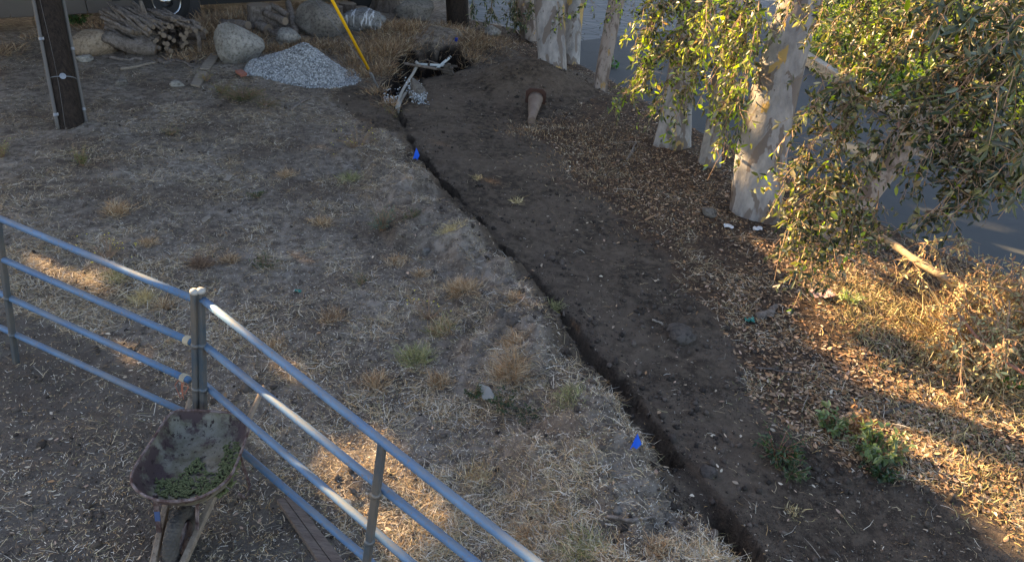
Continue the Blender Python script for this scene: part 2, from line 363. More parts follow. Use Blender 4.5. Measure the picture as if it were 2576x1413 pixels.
def ht(x, y, fine=True):
    x = np.asarray(x, float); y = np.asarray(y, float)
    z = fbm(x, y, 3.0, 1, 3) * .10 + fbm(x, y, .6, 11, 3) * .035
    if fine: z = z + fbm(x, y, .16, 21, 3) * .020
    # trench
    d, s, tt = seg_dist(x, y, TR)
    sd = d * s                                  # + on the spoil side
    tot = TRX.shape[0]
    near = sstep(6, 11.5, tt)                    # widens toward the camera end
    wob = fbm(x, y, .35, 31, 4) * .15 + fbm(x, y, .09, 35, 2) * .05
    hw = np.maximum(.034 + .10 * near + fbm(tt, tt * 0, .8, 3, 3) * .08, .022)
    dep = (.12 + .11 * near) * np.clip(1 + fbm(tt, tt * 0 + 3, .6, 9, 3) * 2.0, .25, 1.6)
    prof = -dep * (1 - sstep(0, 1, np.clip((d + wob * .8 - hw * .55) / (hw * np.where(sd > 0, 1.0 + 2.0 * near, .55)), 0, 1)))
    z = z + prof
    m = np.clip((sd - hw - .02) / (1.25 + .5 * near), 0, 1)
    mound = np.sin(np.pi * np.clip(m, 0, 1) ** .75) * (.25 + .08 * near + fbm(x, y, .8, 41, 4) * .30) * (sd > 0) * sstep(.2, 1.6, tt)
    z = z + mound - np.abs(fbm(x, y, .55, 58, 3)) * .14 * np.clip(mound * 10, 0, 1) + fbm(x, y, .30, 51, 5) * .13 * np.clip(mound * 12, 0, 1) + np.abs(fbm(x, y, .13, 55, 3)) * .09 * np.exp(-((sd - hw - .10) / .16) ** 2) * (sd > hw * .5)
    # pit
    dp, _, _ = seg_dist(x, y, [tuple(pa), tuple(pb)]); dq, _, _ = seg_dist(x, y, [tuple(pb), tuple(pc), tuple(pd)])
    di, _, _ = seg_dist(x, y, PITP + [PITP[0]]); sdp = np.where(inpoly(x, y, PITP), di, -di) + wob * 1.2; pitm = sstep(-.03, .10, sdp)
    dp = -sdp + .40
    # bank behind the pit and the tree mound
    g = G(1080, 118); z = z + .38 * np.exp(-(((x - g[0]) / 1.9) ** 2 + ((y - g[1] - .3) / .75) ** 2)) * sstep(.36, .52, dp)
    g = G(960, 150); z = z + .30 * np.exp(-(((x - g[0]) / .55) ** 2 + ((y - g[1]) / .9) ** 2)) * sstep(.2, .4, dq)
    g = G(1330, 215); z = z + .50 * np.exp(-(((x - g[0]) / 1.05) ** 2 + ((y - g[1]) / .85) ** 2))
    g = G(800, 70); z = z + .18 * np.exp(-(((x - g[0]) / 3.5) ** 2 + ((y - g[1]) / 1.6) ** 2))
    z = z * (1 - pitm) + (-.72 + fbm(x, y, .3, 15, 3) * .12) * pitm
    rf = roadfac(x, y)
    z = z * (1 - sstep(-.3, .1, rf)) - .34 * sstep(-.12, .5, rf)
    far = sstep(22, 40, np.hypot(x, y)); z = z * (1 - far) - .3 * far * (rf > 0) 
    return z
def gp(x, y, dz=0.):                 # ground point at a photo position, with the terrain's own height
    p = G(x, y)
    for _ in range(4):
        z = float(ht(p[0], p[1])); p = G(x, y, z)
    return p + np.array([0, 0, dz])
def axis_(lo, hi, st, ext):
    a = list(np.arange(lo, hi + 1e-6, st)); s = st; v = hi
    up_ = []
    while v < ext: s *= 1.25; v += s; up_.append(v)
    s = st; v = lo; dn = []
    while v > -ext: s *= 1.25; v -= s; dn.append(v)
    return np.array(dn[::-1] + a + up_)
ys1 = list(np.arange(1.6, 9.0, .022)) + list(np.arange(9.0, 20.5, .036))
s_ = .036; v_ = 20.5; up_ = []
while v_ < 400: s_ *= 1.25; v_ += s_; up_.append(v_)
s_ = .022; v_ = 1.6; dn_ = []
while v_ > -400: s_ *= 1.3; v_ -= s_; dn_.append(v_)
YA = np.array(dn_[::-1] + ys1 + up_); XA = axis_(-5.2, 6.4, .024, 400)
XX, YY = np.meshgrid(XA, YA); ZZ = ht(XX, YY)
msk = np.zeros((XX.size, 3)); xf = XX.ravel(); yf = YY.ravel()
spm = poly_soft(xf, yf, SPOIL, .34, .10); dtr, str_, _ = seg_dist(xf, yf, TR); spm = np.maximum(spm, 1 - sstep(.16, .24, dtr + fbm(xf, yf, .3, 8, 3) * .15))
dpp, _, _ = seg_dist(xf, yf, [tuple(pa), tuple(pb), tuple(pc), tuple(pd)]); spm = np.maximum(spm, 1 - sstep(.4, .5, dpp))
LITP = gl([(1180, 50), (1150, 170), (1200, 240), (1200, 330), (1340, 470), (1500, 610), (1600, 720), (1750, 930), (1860, 1130), (2150, 1300), (2500, 1500)]) + [(9, 2.5), (9, 9), (3, 14), (1, 17.5), (-1.5, 22)]
ltm = poly_soft(xf, yf, LITP, .5, .15) * (1 - spm)
ydm = poly_soft(xf, yf, YARD, .5, .3)
msk[:, 0] = spm; msk[:, 1] = ltm; msk[:, 2] = ydm
ny, nx = XX.shape; ii = (np.arange(ny - 1)[:, None] * nx + np.arange(nx - 1)[None, :]).ravel()
quads = np.stack([ii, ii + 1, ii + nx + 1, ii + nx], 1)
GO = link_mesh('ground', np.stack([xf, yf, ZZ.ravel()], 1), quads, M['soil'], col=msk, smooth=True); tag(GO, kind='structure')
dip, _, _ = seg_dist(xf, yf, PITP + [PITP[0]]); shade_msk = np.where(inpoly(xf, yf, PITP), 1., 1 - sstep(.0, .16, dip + fbm(xf, yf, .3, 9, 3) * .1)); shade_msk = np.maximum(shade_msk, .35 * (1 - sstep(.03, .10, dtr + fbm(xf, yf, .2, 18, 3) * .06)))
da = GO.data.attributes.new('damp', 'FLOAT', 'POINT'); da.data.foreach_set('value', shade_msk.astype(np.float32))  # mask for the painted shade, full in the pit, weaker in the trench

# road sheets
def sheet(name, pts, z, mt, kind='structure'):
    o = link_mesh(name, [(p[0], p[1], z) for p in pts], [list(range(len(pts)))], mt)
    return tag(o, kind=kind)
FL = gl([(1400, 92), (1520, 78), (1640, 66), (1800, 52), (2000, 40)])
def shift(p, d): return (p[0] - d, p[1] - d * .5)
sheet('road', [shift(p, .18) for p in RE[:9]] + [shift(RE[9], .15)] + [FL[0]] + FL[1:] + [CURB[0]] + CURB[1:], -.20, M['road'])
sheet('paved_driveway', [FL[0]] + [shift(RE[9], .15), shift(RE[10], .2), RE[11], RE[12]] + [(60, 60), (60, 30)] + FL[::-1][:-1], -.197, M['flagstone'])
# curb and lawn beyond
mb = MB()
for (ax, ay), (bx, by) in zip(CURB[:-1], CURB[1:]):
    a = np.array([ax, ay, -.05]); b = np.array([bx, by, -.05]); d = b - a; L_ = np.linalg.norm(d); fr = frame(d)
    mb.box((a + b) / 2 + fr[1] * .12, (L_ / 2 + .01, .12, .14), fr, .02)
tag(mb.build('kerb', M['conc']), kind='structure')
cb = np.array(CURB); off = np.array([1.2, .55])
LN = [tuple(p + np.array([.2, .1])) for p in cb] + [(60, -30), (60, 60), (16, 45)] + [tuple(cb[0] + np.array([2, 8]))]
lawnV = [(x, y, .06) for x, y in LN]
tag(link_mesh('lawn', lawnV, [list(range(len(lawnV)))], M['lawnbase']), kind='structure')

# ------------------------------------------------------------------ sun patches: openings cut into the added, unseen canopy
def shp(px, py, dep):                              # ground point shaded by a point in the air
    q = W(px, py, dep); return q - SV * (q[2] / SV[2])
LITPOLY = [gl(p) for p in (
    [(505, 905), (600, 880), (700, 925), (860, 1040), (1000, 1120), (1120, 1230), (1290, 1413), (1330, 1560), (800, 1600), (860, 1400), (740, 1200), (640, 1080), (560, 1020)],
    [(90, 590), (230, 570), (330, 610), (400, 720), (420, 780), (300, 780), (200, 700), (100, 650)],
    [(260, 830), (420, 800), (500, 880), (480, 960), (330, 900)],
    [(2040, 690), (2180, 640), (2576, 760), (2700, 900), (2700, 1400), (2500, 1290), (2330, 1170), (2240, 1000), (2130, 900)],
    [(1980, 130), (2120, 150), (2400, 250), (2800, 330), (2900, 100), (2100, 40)],
    [(-60, 470), (60, 480), (130, 520), (60, 560), (-60, 560)],
)]
STREAK = [gl(p) for p in ([(2130, 585), (2330, 640), (2560, 712), (2576, 700), (2350, 625), (2150, 575)], [(1900, 300), (2060, 330), (2250, 420), (2260, 395), (2080, 300)],
                          [(2250, 470), (2600, 610), (2600, 590), (2260, 455)], [(1560, 150), (1680, 180), (1690, 170), (1570, 135)])]
LITC = []                                         # (x, y, radius)
for px, py, dp, r in [(1870, 490, 9.5, .40), (1885, 410, 9.5, .45), (1905, 330, 9.5, .45), (1930, 240, 9.5, .45), (1950, 160, 9.5, .45), (1975, 60, 9.6, .35), (1990, 0, 9.6, .35),
                      (1760, 20, 11.7, .3), (1600, 100, 11, .45), (1650, 40, 11, .45), (1720, 90, 10.8, .4), (1590, 200, 10.9, .4), (1660, 230, 10.8, .35), (1720, 240, 10.7, .3), (1800, 100, 9.8, .4), (1820, 220, 9.6, .4), (1830, 330, 9.4, .35),
                      (2010, 60, 9.0, .3), (2080, 520, 7.8, .4), (2040, 600, 7.6, .4), (2130, 640, 7.6, .35), (2150, 560, 7.6, .3), (2200, 130, 8.2, .35), (2110, 260, 8.2, .35), (2330, 520, 7.5, .15), (2250, 300, 8, .15), (1960, 420, 7.8, .3), (1990, 650, 7.5, .4),
                      (2320, 640, 8.5, .3), (2440, 700, 8.2, .35), (540, 780, 4.9, .16), (620, 850, 4.7, .13), (1800, 395, 11, .2), (2400, 200, 7, .3)]:
    p = shp(px, py, dp); LITC.append((p[0], p[1], r))
def litmask(x, y):
    nz = fbm(x, y, .8, 77, 3); n2 = fbm(x, y, .9, 79, 3); n3 = fbm(x * .9 + y * .4, y, .36, 80, 3)
    inn = np.zeros(x.shape, bool)
    for k, p in enumerate(LITPOLY):
        d, _, _ = seg_dist(x, y, p + [p[0]]); sd = np.where(inpoly(x, y, p), d, -d)
        inn |= (sd + nz * .6 > (-.32 if k == 0 else -.5 if k == 3 else -.2)) & ((n2 > -.5) if k == 3 else (n3 > -.09))
    for p in STREAK: inn |= inpoly(x, y, p) | (seg_dist(x, y, p + [p[0]])[0] < .16)
    for a, b, r in LITC: inn |= (((x - a) ** 2 + ((y - b) * 1.0) ** 2) < (r * (1.15 + nz * 1.2) + .42) ** 2) & (n2 > -.36)
    return inn

# ------------------------------------------------------------------ unseen trees added left of the frame, crowns shaped to shade around the sun patches
def tubepath(a, b, n, wob, bow=(0, 0, 0), seed=0):
    a = np.asarray(a, float); b = np.asarray(b, float); t = np.linspace(0, 1, n)[:, None]; r = np.random.default_rng(seed + 5)
    p = a + (b - a) * t + np.asarray(bow) * (4 * t * (1 - t)); p[1:-1] += r.normal(0, wob, (n - 2, 3)); return p
def canopy_points(n, x0, x1, y0, y1, z0, z1, seed):
    r = np.random.default_rng(seed); gx = r.uniform(x0, x1, n); gy = r.uniform(y0, y1, n); z = r.uniform(z0, z1, n)
    keep = ~litmask(gx, gy); gx, gy, z = gx[keep], gy[keep], z[keep]
    return np.stack([gx, gy, 0 * gx], 1) + SV * (z / SV[2])[:, None]
CP = canopy_points(70000, -15, 9.5, .5, 38, 5.4, 11.5, 3)
_pn = []
for k in range(5):
    _q = canopy_points(90000, -7, 8, 1.0, 9.5, 5.4, 11.5, 30 + k); _g = _q - SV * (_q[:, 2:3] / SV[2]); _d = np.full(len(_q), 9.)
    for p in LITPOLY[:4] + LITPOLY[5:]: _d = np.minimum(_d, np.where(inpoly(_g[:, 0], _g[:, 1], p), 0, seg_dist(_g[:, 0], _g[:, 1], p + [p[0]])[0]))
    _pn.append(_q[(_d < .75)][:9000])
_pn = np.vstack(_pn)
_g = CP - SV * (CP[:, 2:3] / SV[2]); _d = np.full(len(CP), 9.)
for p in LITPOLY[:4] + LITPOLY[5:]: _d = np.minimum(_d, np.where(inpoly(_g[:, 0], _g[:, 1], p), 0, seg_dist(_g[:, 0], _g[:, 1], p + [p[0]])[0]))
CP = CP[_d > .7]; NBIG = len(CP)
far_r = (CP - SV * (CP[:, 2:3] / SV[2]))
CP = CP[~((far_r[:, 0] > 6.8) & (far_r[:, 1] > 13.0) & (fbm(far_r[:, 0], far_r[:, 1], 2.5, 83, 3) > -.12))]
CSZ = np.concatenate([np.ones(len(CP)), np.full(len(_pn), .42)]); CP = np.vstack([CP, _pn])
tc = np.array([(-13, 5.5), (-11.5, 12.5), (-17, 16), (-19, 8), (-12, 22), (-20, 24), (-9.5, 30.), (-26, 14)])
own = np.argmin(((CP[:, None, :2] - tc[None]) ** 2).sum(-1), 1)
for k, (tx, ty) in enumerate(tc):
    P = CP[own == k]; sz_ = CSZ[own == k]
    if len(P) < 50: continue
    r = np.random.default_rng(k)
    t = empty('shade_tree', (tx, ty, 0), ['tall dark evergreen tree beyond the left edge of the yard, number %s from the corral' % w for w in ['one', 'two', 'three', 'four', 'five', 'six', 'seven', 'eight']][k], 'tree', 'trees shading the yard')
    tb = MB(); tb.tube(tubepath((tx, ty, -.3), (tx + .3, ty + .2, 9), 8, .06, seed=k), np.linspace(.28, .10, 8), 12)
    for j in range(9):
        q = P[r.integers(len(P))]; tb.tube(tubepath((tx + .2, ty + .1, r.uniform(4.5, 7.5)), q, 6, .08, seed=j), np.linspace(.09, .02, 6), 6)
    tb.build('trunk', M['bark_brown'], t, True)
    n = len(P); V, Fq = leafmesh(P, r.normal(0, 1, (n, 3)), r.normal(0, 1, (n, 3)) + [0, 0, .3], r.uniform(.34, .56, n) * sz_, r.uniform(.20, .32, n) * sz_)
    cc = np.array([.05, .075, .03]) * r.uniform(.6, 1.4, (n, 1)); link_mesh('crown', V, Fq, M['litter'], t, np.repeat(cc, 6, 0))

# ------------------------------------------------------------------ eucalyptus trees
def trunk_mb(base, pts_r, n=40, flare=.25, seed=0, rings=46, flute=.05):
    """pts_r: list of (point, radius) from the ground up"""
    P = np.array([p for p, _ in pts_r]); r_ = np.array([r for _, r in pts_r])
    L_ = np.concatenate([[0], np.cumsum(np.linalg.norm(np.diff(P, axis=0), axis=1))]); s = np.linspace(0, L_[-1], rings)
    Q = np.stack([np.interp(s, L_, P[:, i]) for i in range(3)], 1)
    k = np.ones(5) / 5; Qs = Q.copy()
    for i in range(3): Qs[2:-2, i] = np.convolve(Q[:, i], k, 'valid')
    rr = np.interp(s, L_, r_) * (1 + flare * np.exp(-s / .28))
    th = np.linspace(0, 2 * np.pi, n, endpoint=False); V = []
    tg = unit(np.gradient(Qs, axis=0)); a = unit(np.cross(tg, [0, 1, 0])); b = np.cross(tg, a)
    TH, SS = np.meshgrid(th, s)
    rad = rr[:, None] * (1 + flute * np.sin(TH * 3 + seed) + flute * .7 * np.sin(TH * 5 + seed * 2 + SS * .6) + .07 * fbm(np.cos(TH) * 1.3 + seed * 3, SS + np.sin(TH) * .9, .5, seed, 4)
                         + flare * .45 * np.exp(-SS / .22) * np.sin(TH * 5 + seed * 3))
    V = Qs[:, None, :] + a[:, None, :] * (np.cos(TH) * rad)[..., None] + b[:, None, :] * (np.sin(TH) * rad)[..., None]
    Fl = [[i * n + j, i * n + (j + 1) % n, (i + 1) * n + (j + 1) % n, (i + 1) * n + j] for i in range(rings - 1) for j in range(n)]
    m = MB(); m.add(V.reshape(-1, 3), Fl); return m
def rad_at(dpx, dep): return dpx * .5 * dep / FP
YG = np.array([.30, .38, .025]); GG = np.array([.120, .122, .062]); DG = np.array([.036, .050, .024]); TN = np.array([.34, .30, .19]); PK = np.array([.24, .14, .09]); BG = np.array([.12, .16, .15])
def leafcol(r, n, mix):
    """mix: weights for yellow-green, grey green, dark green, tan, pinkish, blue-grey"""
    pal = np.stack([YG, GG, DG, TN, PK, BG]); k = r.choice(6, n, p=np.array(mix) / sum(mix))
    return np.clip(pal[k] * r.uniform(.65, 1.4, (n, 1)) * r.uniform(.9, 1.1, (n, 3)), .004, .9)
def sprays(specs, seed, mix, ll=(.05, .085), lw=.36, dens=1.0, twl=(.18, .42), hang=.75):
    """specs: (A, B, sag, n_twigs) in world coords -> (branch MB, leaf arrays)"""
    r = np.random.default_rng(seed); bm = MB(); LP = []; LD = []
    for A, B, sag, ntw in specs:
        A = np.asarray(A, float); B = np.asarray(B, float); Ln = np.linalg.norm(B - A); n = 9; t = np.linspace(0, 1, n)[:, None]
        pth = A + (B - A) * t + np.array([0, 0, 1.]) * (sag * 4 * t * (1 - t)); pth[1:] += r.normal(0, .02 * Ln / 2, (n - 1, 3))
        r0 = .004 + .0045 * Ln
        bm.tube(pth, np.linspace(r0, .0022, n), 5)
        dirb = unit(B - A)
        for j in range(int(ntw * dens)):
            u = r.uniform(.12, 1) ** .8; i0 = min(int(u * (n - 1)), n - 2); p = pth[i0] + (pth[i0 + 1] - pth[i0]) * (u * (n - 1) - i0)
            d = unit(dirb * r.uniform(.1, .9) + r.normal(0, .75, 3) + [0, 0, -hang * r.uniform(.2, 1)]); L_ = r.uniform(*twl)
            e = p + d * L_ + np.array([0, 0, -1]) * L_ * .35 * hang; md = p + d * L_ * .5
            bm.tube(np.stack([p, md, e]), [.0036, .0026, .0018], 3, False)
            nl = 0 if r.random() < .10 else r.integers(6, 13)
            for q in range(nl):
                v = r.uniform(.15, 1.05); b = (1 - v) ** 2 * p + 2 * v * (1 - v) * md + v * v * e
                LP.append(b); LD.append(unit(d * .5 + r.normal(0, .8, 3) + [0, 0, -.75 * hang]))
    LP = np.array(LP); LD = np.array(LD); n = len(LP)
    N = unit(r.normal(0, 1, (n, 3)) + [0, -.3, .6]); L_ = r.uniform(*ll, n) * r.uniform(.55, 1.2, n)
    V, Fq = leafmesh(LP, LD, N, L_, L_ * lw * r.uniform(.75, 1.25, n), .12, .12)
    return bm, V, Fq, np.repeat(leafcol(r, n, mix), 6, 0)
TREES = {}
def tree(key, label, segs, matk='bark', cat='tree', flare=.25, seed=1, ext=None, flute=.05):
    """segs: list of (px, py, width_px); first is the foot. Trunk leans as photographed; ext = world offsets above the frame"""
    b = gp(segs[0][0], segs[0][1]); dep0 = depth(b); pr = [(b + [0, 0, -.35], rad_at(segs[0][2], dep0)), (b, rad_at(segs[0][2], dep0))]
    dep = dep0
    for px, py, wd, *dd in segs[1:]:
        dep = dep0 + (dd[0] if dd else -.25 * (segs[0][1] - py) / 250); pr.append((W(px, py, dep), rad_at(wd, dep)))
    last, lr = pr[-1]; d = unit(pr[-1][0] - pr[1][0])
    d = unit(d + np.array([0, 0, .5])); tops = []
    for k in range(1, 4): pr.append((last + d * 1.6 * k, lr * (1 - .2 * k)))
    e = empty('eucalyptus_tree', b, label, cat, 'gum trees along the road'); trunk_mb(b, pr, seed=seed, flare=flare, flute=flute).build('trunk', M[matk], e, True)
    # upper crown, above the picture
    r = np.random.default_rng(seed + 90); top = pr[-1][0]; P = top + r.normal(0, 1, (1500, 3)) * [1.5, 1.5, .9]; P = P[P[:, 2] > 5.6]
    gsh = P - SV * (P[:, 2:3] / SV[2]); P = P[~litmask(gsh[:, 0], gsh[:, 1])]; n = len(P)
    V, Fq = leafmesh(P, r.normal(0, .5, (n, 3)) + [0, 0, -1], r.normal(0, 1, (n, 3)), r.uniform(.12, .2, n), r.uniform(.05, .08, n))
    link_mesh('crown', V, Fq, M['leaf'], e, np.repeat(leafcol(r, n, (1, 5, 4, 1, 0, 1)), 6, 0))
    TREES[key] = (e, pr); return e
tree('T1', 'thick white-barked gum tree with grey flecks, beside the dark soil mound', [(1390, 180, 72), (1386, 90, 72), (1383, 0, 78)], seed=2, flare=.12, flute=.03)
tree('T1b', 'tan and ochre gum trunk close behind the thick white one', [(1436, 158, 44), (1440, 80, 44), (1448, 0, 50)], seed=3, flare=.2)
tree('T1c', 'dark peeling gum trunk left of the thick white one', [(1338, 100, 46), (1325, 50, 48), (1322, 0, 50)], 'bark_brown', seed=4)
tree('T2', 'slim leaning gum trunk with brown patches, right of the thick white one, against the road', [(1508, 222, 34), (1530, 100, 36), (1550, 0, 40)], 'bark_brown', seed=5, flare=.15)
tree('T3', 'white gum trunk with an ochre patch, half hidden by yellow-green leaves', [(1690, 365, 86), (1700, 280, 70), (1718, 160, 70), (1745, 30, 72), (1755, -40, 70)], seed=6, flare=.22)
tree('T4', 'thinnest pale gum trunk standing between the two big white gums', [(1785, 415, 54), (1797, 330, 44), (1812, 220, 44), (1832, 80, 42), (1850, -30, 40)], seed=7, flare=.2)
tree('T5', 'biggest gum tree, white trunk leaning right and dappled with leaf shadows', [(1903, 538, 122), (1908, 430, 124), (1933, 300, 118), (1968, 160, 110), (2008, 30, 104), (2025, -40, 100)], seed=8, flare=.08, flute=.03)
tree('T6', 'dark gum trunk leaning far to the right over the road behind hanging leaves', [(2090, 605, 60), (2160, 515, 66), (2245, 398, 66), (2320, 322, 70), (2420, 190, 74), (2520, 40, 80)], 'bark_brown', seed=9, flare=.05)
tree('T0', 'shaggy dark brown tree trunk at the top of the photo beside the paved driveway', [(1152, 62, 54), (1150, 20, 54), (1148, -40, 54)], 'creosote', seed=10)
bpy.data.objects['trunk.001'] if 'trunk.001' in bpy.data.objects else None

def sp(key, lst, seed, mix, kd=1.0, **kw):
    """lst: (x0,y0,dep0, x1,y1,dep1, sag, ntwigs)"""
    e = TREES[key][0]; specs = [(W(a, b, c), W(d, f, g), s, n) for a, b, c, d, f, g, s, n in lst]
    for q_, spc in enumerate(specs):
        bm, V, Fq, col = sprays([spc], seed * 100 + q_, mix, **kw)
        b_ = bm.build('branch', M['twig'], e); link_mesh('foliage', V, Fq, M['leaf'], b_, col * kd)
# A: foliage of the T3 tree, left lobe
sp('T3', [(1790, -60, 11.6, 1600, 90, 11, 0.15, 30), (1800, -50, 11.4, 1640, 60, 10.8, 0.1, 30), (1820, -40, 11.6, 1700, 110, 10.7, 0.1, 34), (1740, 60, 11.2, 1565, 250, 10.9, 0.25, 44), (1780, 80, 11, 1600, 215, 10.7, 0.2, 42), (1800, 60, 10.8, 1640, 290, 10.6, 0.2, 38), (1790, 110, 10.9, 1690, 320, 10.6, 0.15, 26),
           (1760, -60, 11.2, 1620, 20, 11, 0.1, 26), (1700, -60, 11.4, 1600, 130, 10.9, 0.1, 20), (1840, -40, 11.2, 1740, 160, 10.6, 0.1, 26)], 21, (4, 7, 3.5, 2.5, .6, .5), ll=(.07, .12), lw=.38, dens=1.3, hang=.7)
sp('T4', [(1860, -60, 10.2, 1790, 200, 9.5, .1, 40), (1880, -40, 10, 1840, 260, 9.4, .1, 36), (1860, 20, 9.9, 1815, 395, 9.4, .1, 34), (1880, 60, 9.6, 1850, 330, 9.2, .1, 26), (1900, -60, 10, 1850, 100, 9.3, .1, 34), (1780, -50, 10, 1770, 120, 9.4, .1, 22), (1920, -60, 9.6, 1880, 180, 9.0, .05, 26)], 22, (5, 6, 3, 2, .4, .5), ll=(.07, .12), lw=.38, dens=1.3, hang=1.0)
sp('T5', [(2250, -40, 8.6, 2060, 120, 8.3, 0.2, 34), (2300, -40, 8.4, 2120, 200, 8.2, 0.2, 39), (2200, -60, 8.6, 2150, 100, 8.3, 0.1, 28), (2350, 40, 8.3, 2200, 260, 8, 0.2, 37), (2200, 120, 8.4, 2110, 330, 8, 0.2, 30),
           (2250, 150, 8.2, 2042, 290, 7.9, 0.3, 25), (2180, 230, 8, 1977, 350, 7.7, 0.3, 28), (2190, 250, 8, 2012, 420, 7.7, 0.3, 34), (2170, 300, 8, 2042, 480, 7.7, 0.3, 34), (2050, 370, 7.8, 1972, 480, 7.6, 0.15, 18),
           (2130, 440, 7.8, 1962, 600, 7.5, 0.25, 39), (2140, 480, 7.8, 2002, 570, 7.5, 0.25, 34), (2170, 500, 7.8, 2030, 700, 7.4, 0.2, 37), (2180, 520, 7.8, 2090, 680, 7.4, 0.2, 32), (2210, 480, 7.8, 2180, 650, 7.4, 0.1, 28), (2200, 330, 8, 2120, 520, 7.6, 0.2, 28), (2120, 520, 7.7, 2010, 640, 7.4, 0.15, 25),
           (2120, 60, 8.5, 2060, 230, 8.2, 0.1, 18), (2000, -50, 8.8, 1975, 60, 8.6, 0.05, 11), (2080, -50, 8.8, 2060, 60, 8.5, 0.05, 18)], 23, (1.4, 7, 6, 4.5, 1.2, .8), kd=.85, ll=(.06, .105), lw=.38, dens=1.15, hang=.6)
sp('T6', [(2450, -60, 7.8, 2270, 130, 7.4, .1, 46), (2520, 20, 7.6, 2300, 250, 7.3, .2, 54), (2560, 100, 7.5, 2330, 330, 7.2, .2, 54), (2580, 200, 7.4, 2380, 400, 7.1, .2, 54), (2600, 300, 7.2, 2420, 460, 6.9, .2, 50), (2620, 380, 7.2, 2330, 540, 6.9, .25, 44), (2600, 420, 7.2, 2400, 540, 6.8, .15, 36), (2640, 250, 7.4, 2500, 420, 7.0, .15, 44),
           (2400, -40, 8.0, 2230, 90, 7.7, .1, 34), (2640, 60, 7.4, 2470, 270, 7.1, .15, 48), (2480, 180, 7.6, 2260, 330, 7.3, .2, 36), (2360, -60, 8, 2330, 90, 7.6, .1, 32), (2430, 280, 7.4, 2290, 450, 7.1, .2, 32), (2640, 150, 7.6, 2420, 150, 7.2, .2, 40), (2620, -60, 7.6, 2450, 90, 7.2, .1, 44), (2350, 260, 7.6, 2180, 400, 7.4, .1, 22)], 24, (.8, 5, 11, 3.4, 1.2, .6), kd=.62, ll=(.06, .105), lw=.38, dens=1.6, hang=.6)
sp('T6', [(2640, -80, 5.6, 2430, 70, 5.3, .1, 26), (2680, -20, 5.4, 2470, 150, 5.1, .1, 28), (2700, 60, 5.3, 2500, 230, 5.0, .1, 26), (2680, 330, 5.2, 2520, 420, 5.0, .05, 16), (2560, -80, 5.5, 2380, 20, 5.3, .1, 18), (2700, 380, 5.2, 2540, 500, 5.0, .1, 10)], 25, (.3, 4, 4, .6, .6, 6), kd=.7, ll=(.08, .14), lw=.28, hang=.5)
# hanging leaves by the driveway trunk and on the slim trunk
sp('T0', [(1200, -70, 19, 1190, 30, 18.6, 0, 16), (1240, -70, 19, 1235, 40, 18.6, 0, 20), (1290, -70, 19, 1290, 45, 18.5, 0, 30), (1310, -60, 18.5, 1300, 60, 18.2, 0, 24), (1350, -60, 18.5, 1330, 30, 18, 0, 16)], 26, (0, 3, 9, .5, .3, 1), ll=(.10, .17), lw=.22, hang=1.3)
sp('T2', [(1560, -50, 14, 1540, 30, 13.8, 0, 8), (1475, -20, 14, 1500, 20, 13.8, 0, 5), (1620, -60, 13, 1560, 20, 12.8, .1, 14), (1400, -20, 14.6, 1412, 70, 14.4, .0, 8)], 27, (3, 4, 5, 1, 0, 0), ll=(.07, .11), hang=.8)

# ------------------------------------------------------------------ pipe fence
HS = [.31, .69, 1.075, 1.46]
def lin(p, q, t): return p + (q - p) * t
def railset(e, ends):
    for a, b in ends:
        m = MB(); m.tube(np.stack([lin(a, b, u) for u in np.linspace(0, 1, 7)]), .0255, 16); m.build('rail', M['rail'], e, True)
def sqpost(e, foot, top, hw=.022, z0=-.05, cap=True):
    d = unit(top - foot); fr = np.array([d, unit(np.cross(d, [0.35, 1, 0])), [0, 0, 0]]); fr[2] = np.cross(fr[0], fr[1])
    L_ = np.linalg.norm(top - foot); c = (foot + top) / 2 + d * z0 / 2
    m = MB(); m.box(c, (L_ / 2 - z0 / 2, hw, hw), fr, .006); p = m.build('post', M['post'], e)
    for h in HS[:3]:                                            # weld collars
        q = foot + d * (h / d[2]); c = MB(); c.tube(np.stack([q - d * .016, q, q + d * .016]), [.029, .034, .029], 12); c.build('collar', M['post'], p, True)
    if cap:
        k = MB(); q = top + d * .001; k.tube(np.stack([q, q + d * .012, q + d * .020, q + d * .030, q + d * .037]), [.028, .031, .030, .022, .004], 18); k.build('cap', M['cap'], p, True)
Lend = [(0, 823), (0, 738), (0, 649), (0, 550)]; Lc = [(460, 1034), (476, 956), (482, 860), (492, 754)]
foot1 = gp(41, 912); e = empty('fence_panel', foot1, 'blue-grey four-rail pipe fence panel running to the left edge of the photo', 'fence panel', 'pipe corral fence')
LR = []
for k in range(4):
    a = G(*Lend[k], HS[k]); b = G(*Lc[k], HS[k]); a = a + (a - b) * .55; LR.append((a, b))
railset(e, LR)
cft = gp(497, 1155); ctop = LR[3][1] + np.array([0, 0, .05])
sqpost(e, cft, ctop)
lp = G(5, 655, HS[2]); lt = lin(LR[3][0], LR[3][1], .33)
sqpost(e, foot1, G(-8, 545, HS[3]), cap=False)
sqpost(e, foot1 + (LR[0][0] - foot1) * 1.0 * np.array([1, 1, 0]), LR[3][0], cap=True)
Ra = [(455, 1040), (514, 966), (510, 864), (508, 752)]; Rb = [(915, 1398), (930, 1325), (947, 1215), (962, 1110)]
foot2 = gp(905, 1545); e2 = empty('fence_panel', foot2, 'blue pipe fence panel slanting from the corner post to the bottom edge, wheelbarrow beside it', 'fence panel', 'pipe corral fence')
a0 = G(515, 1062, HS[0]); RR = []
for k in range(4):
    a = G(*Ra[k], HS[k]) if k else a0; b = G(*Rb[k], HS[k]); RR.append((a, b + (b - a) * 1.35))
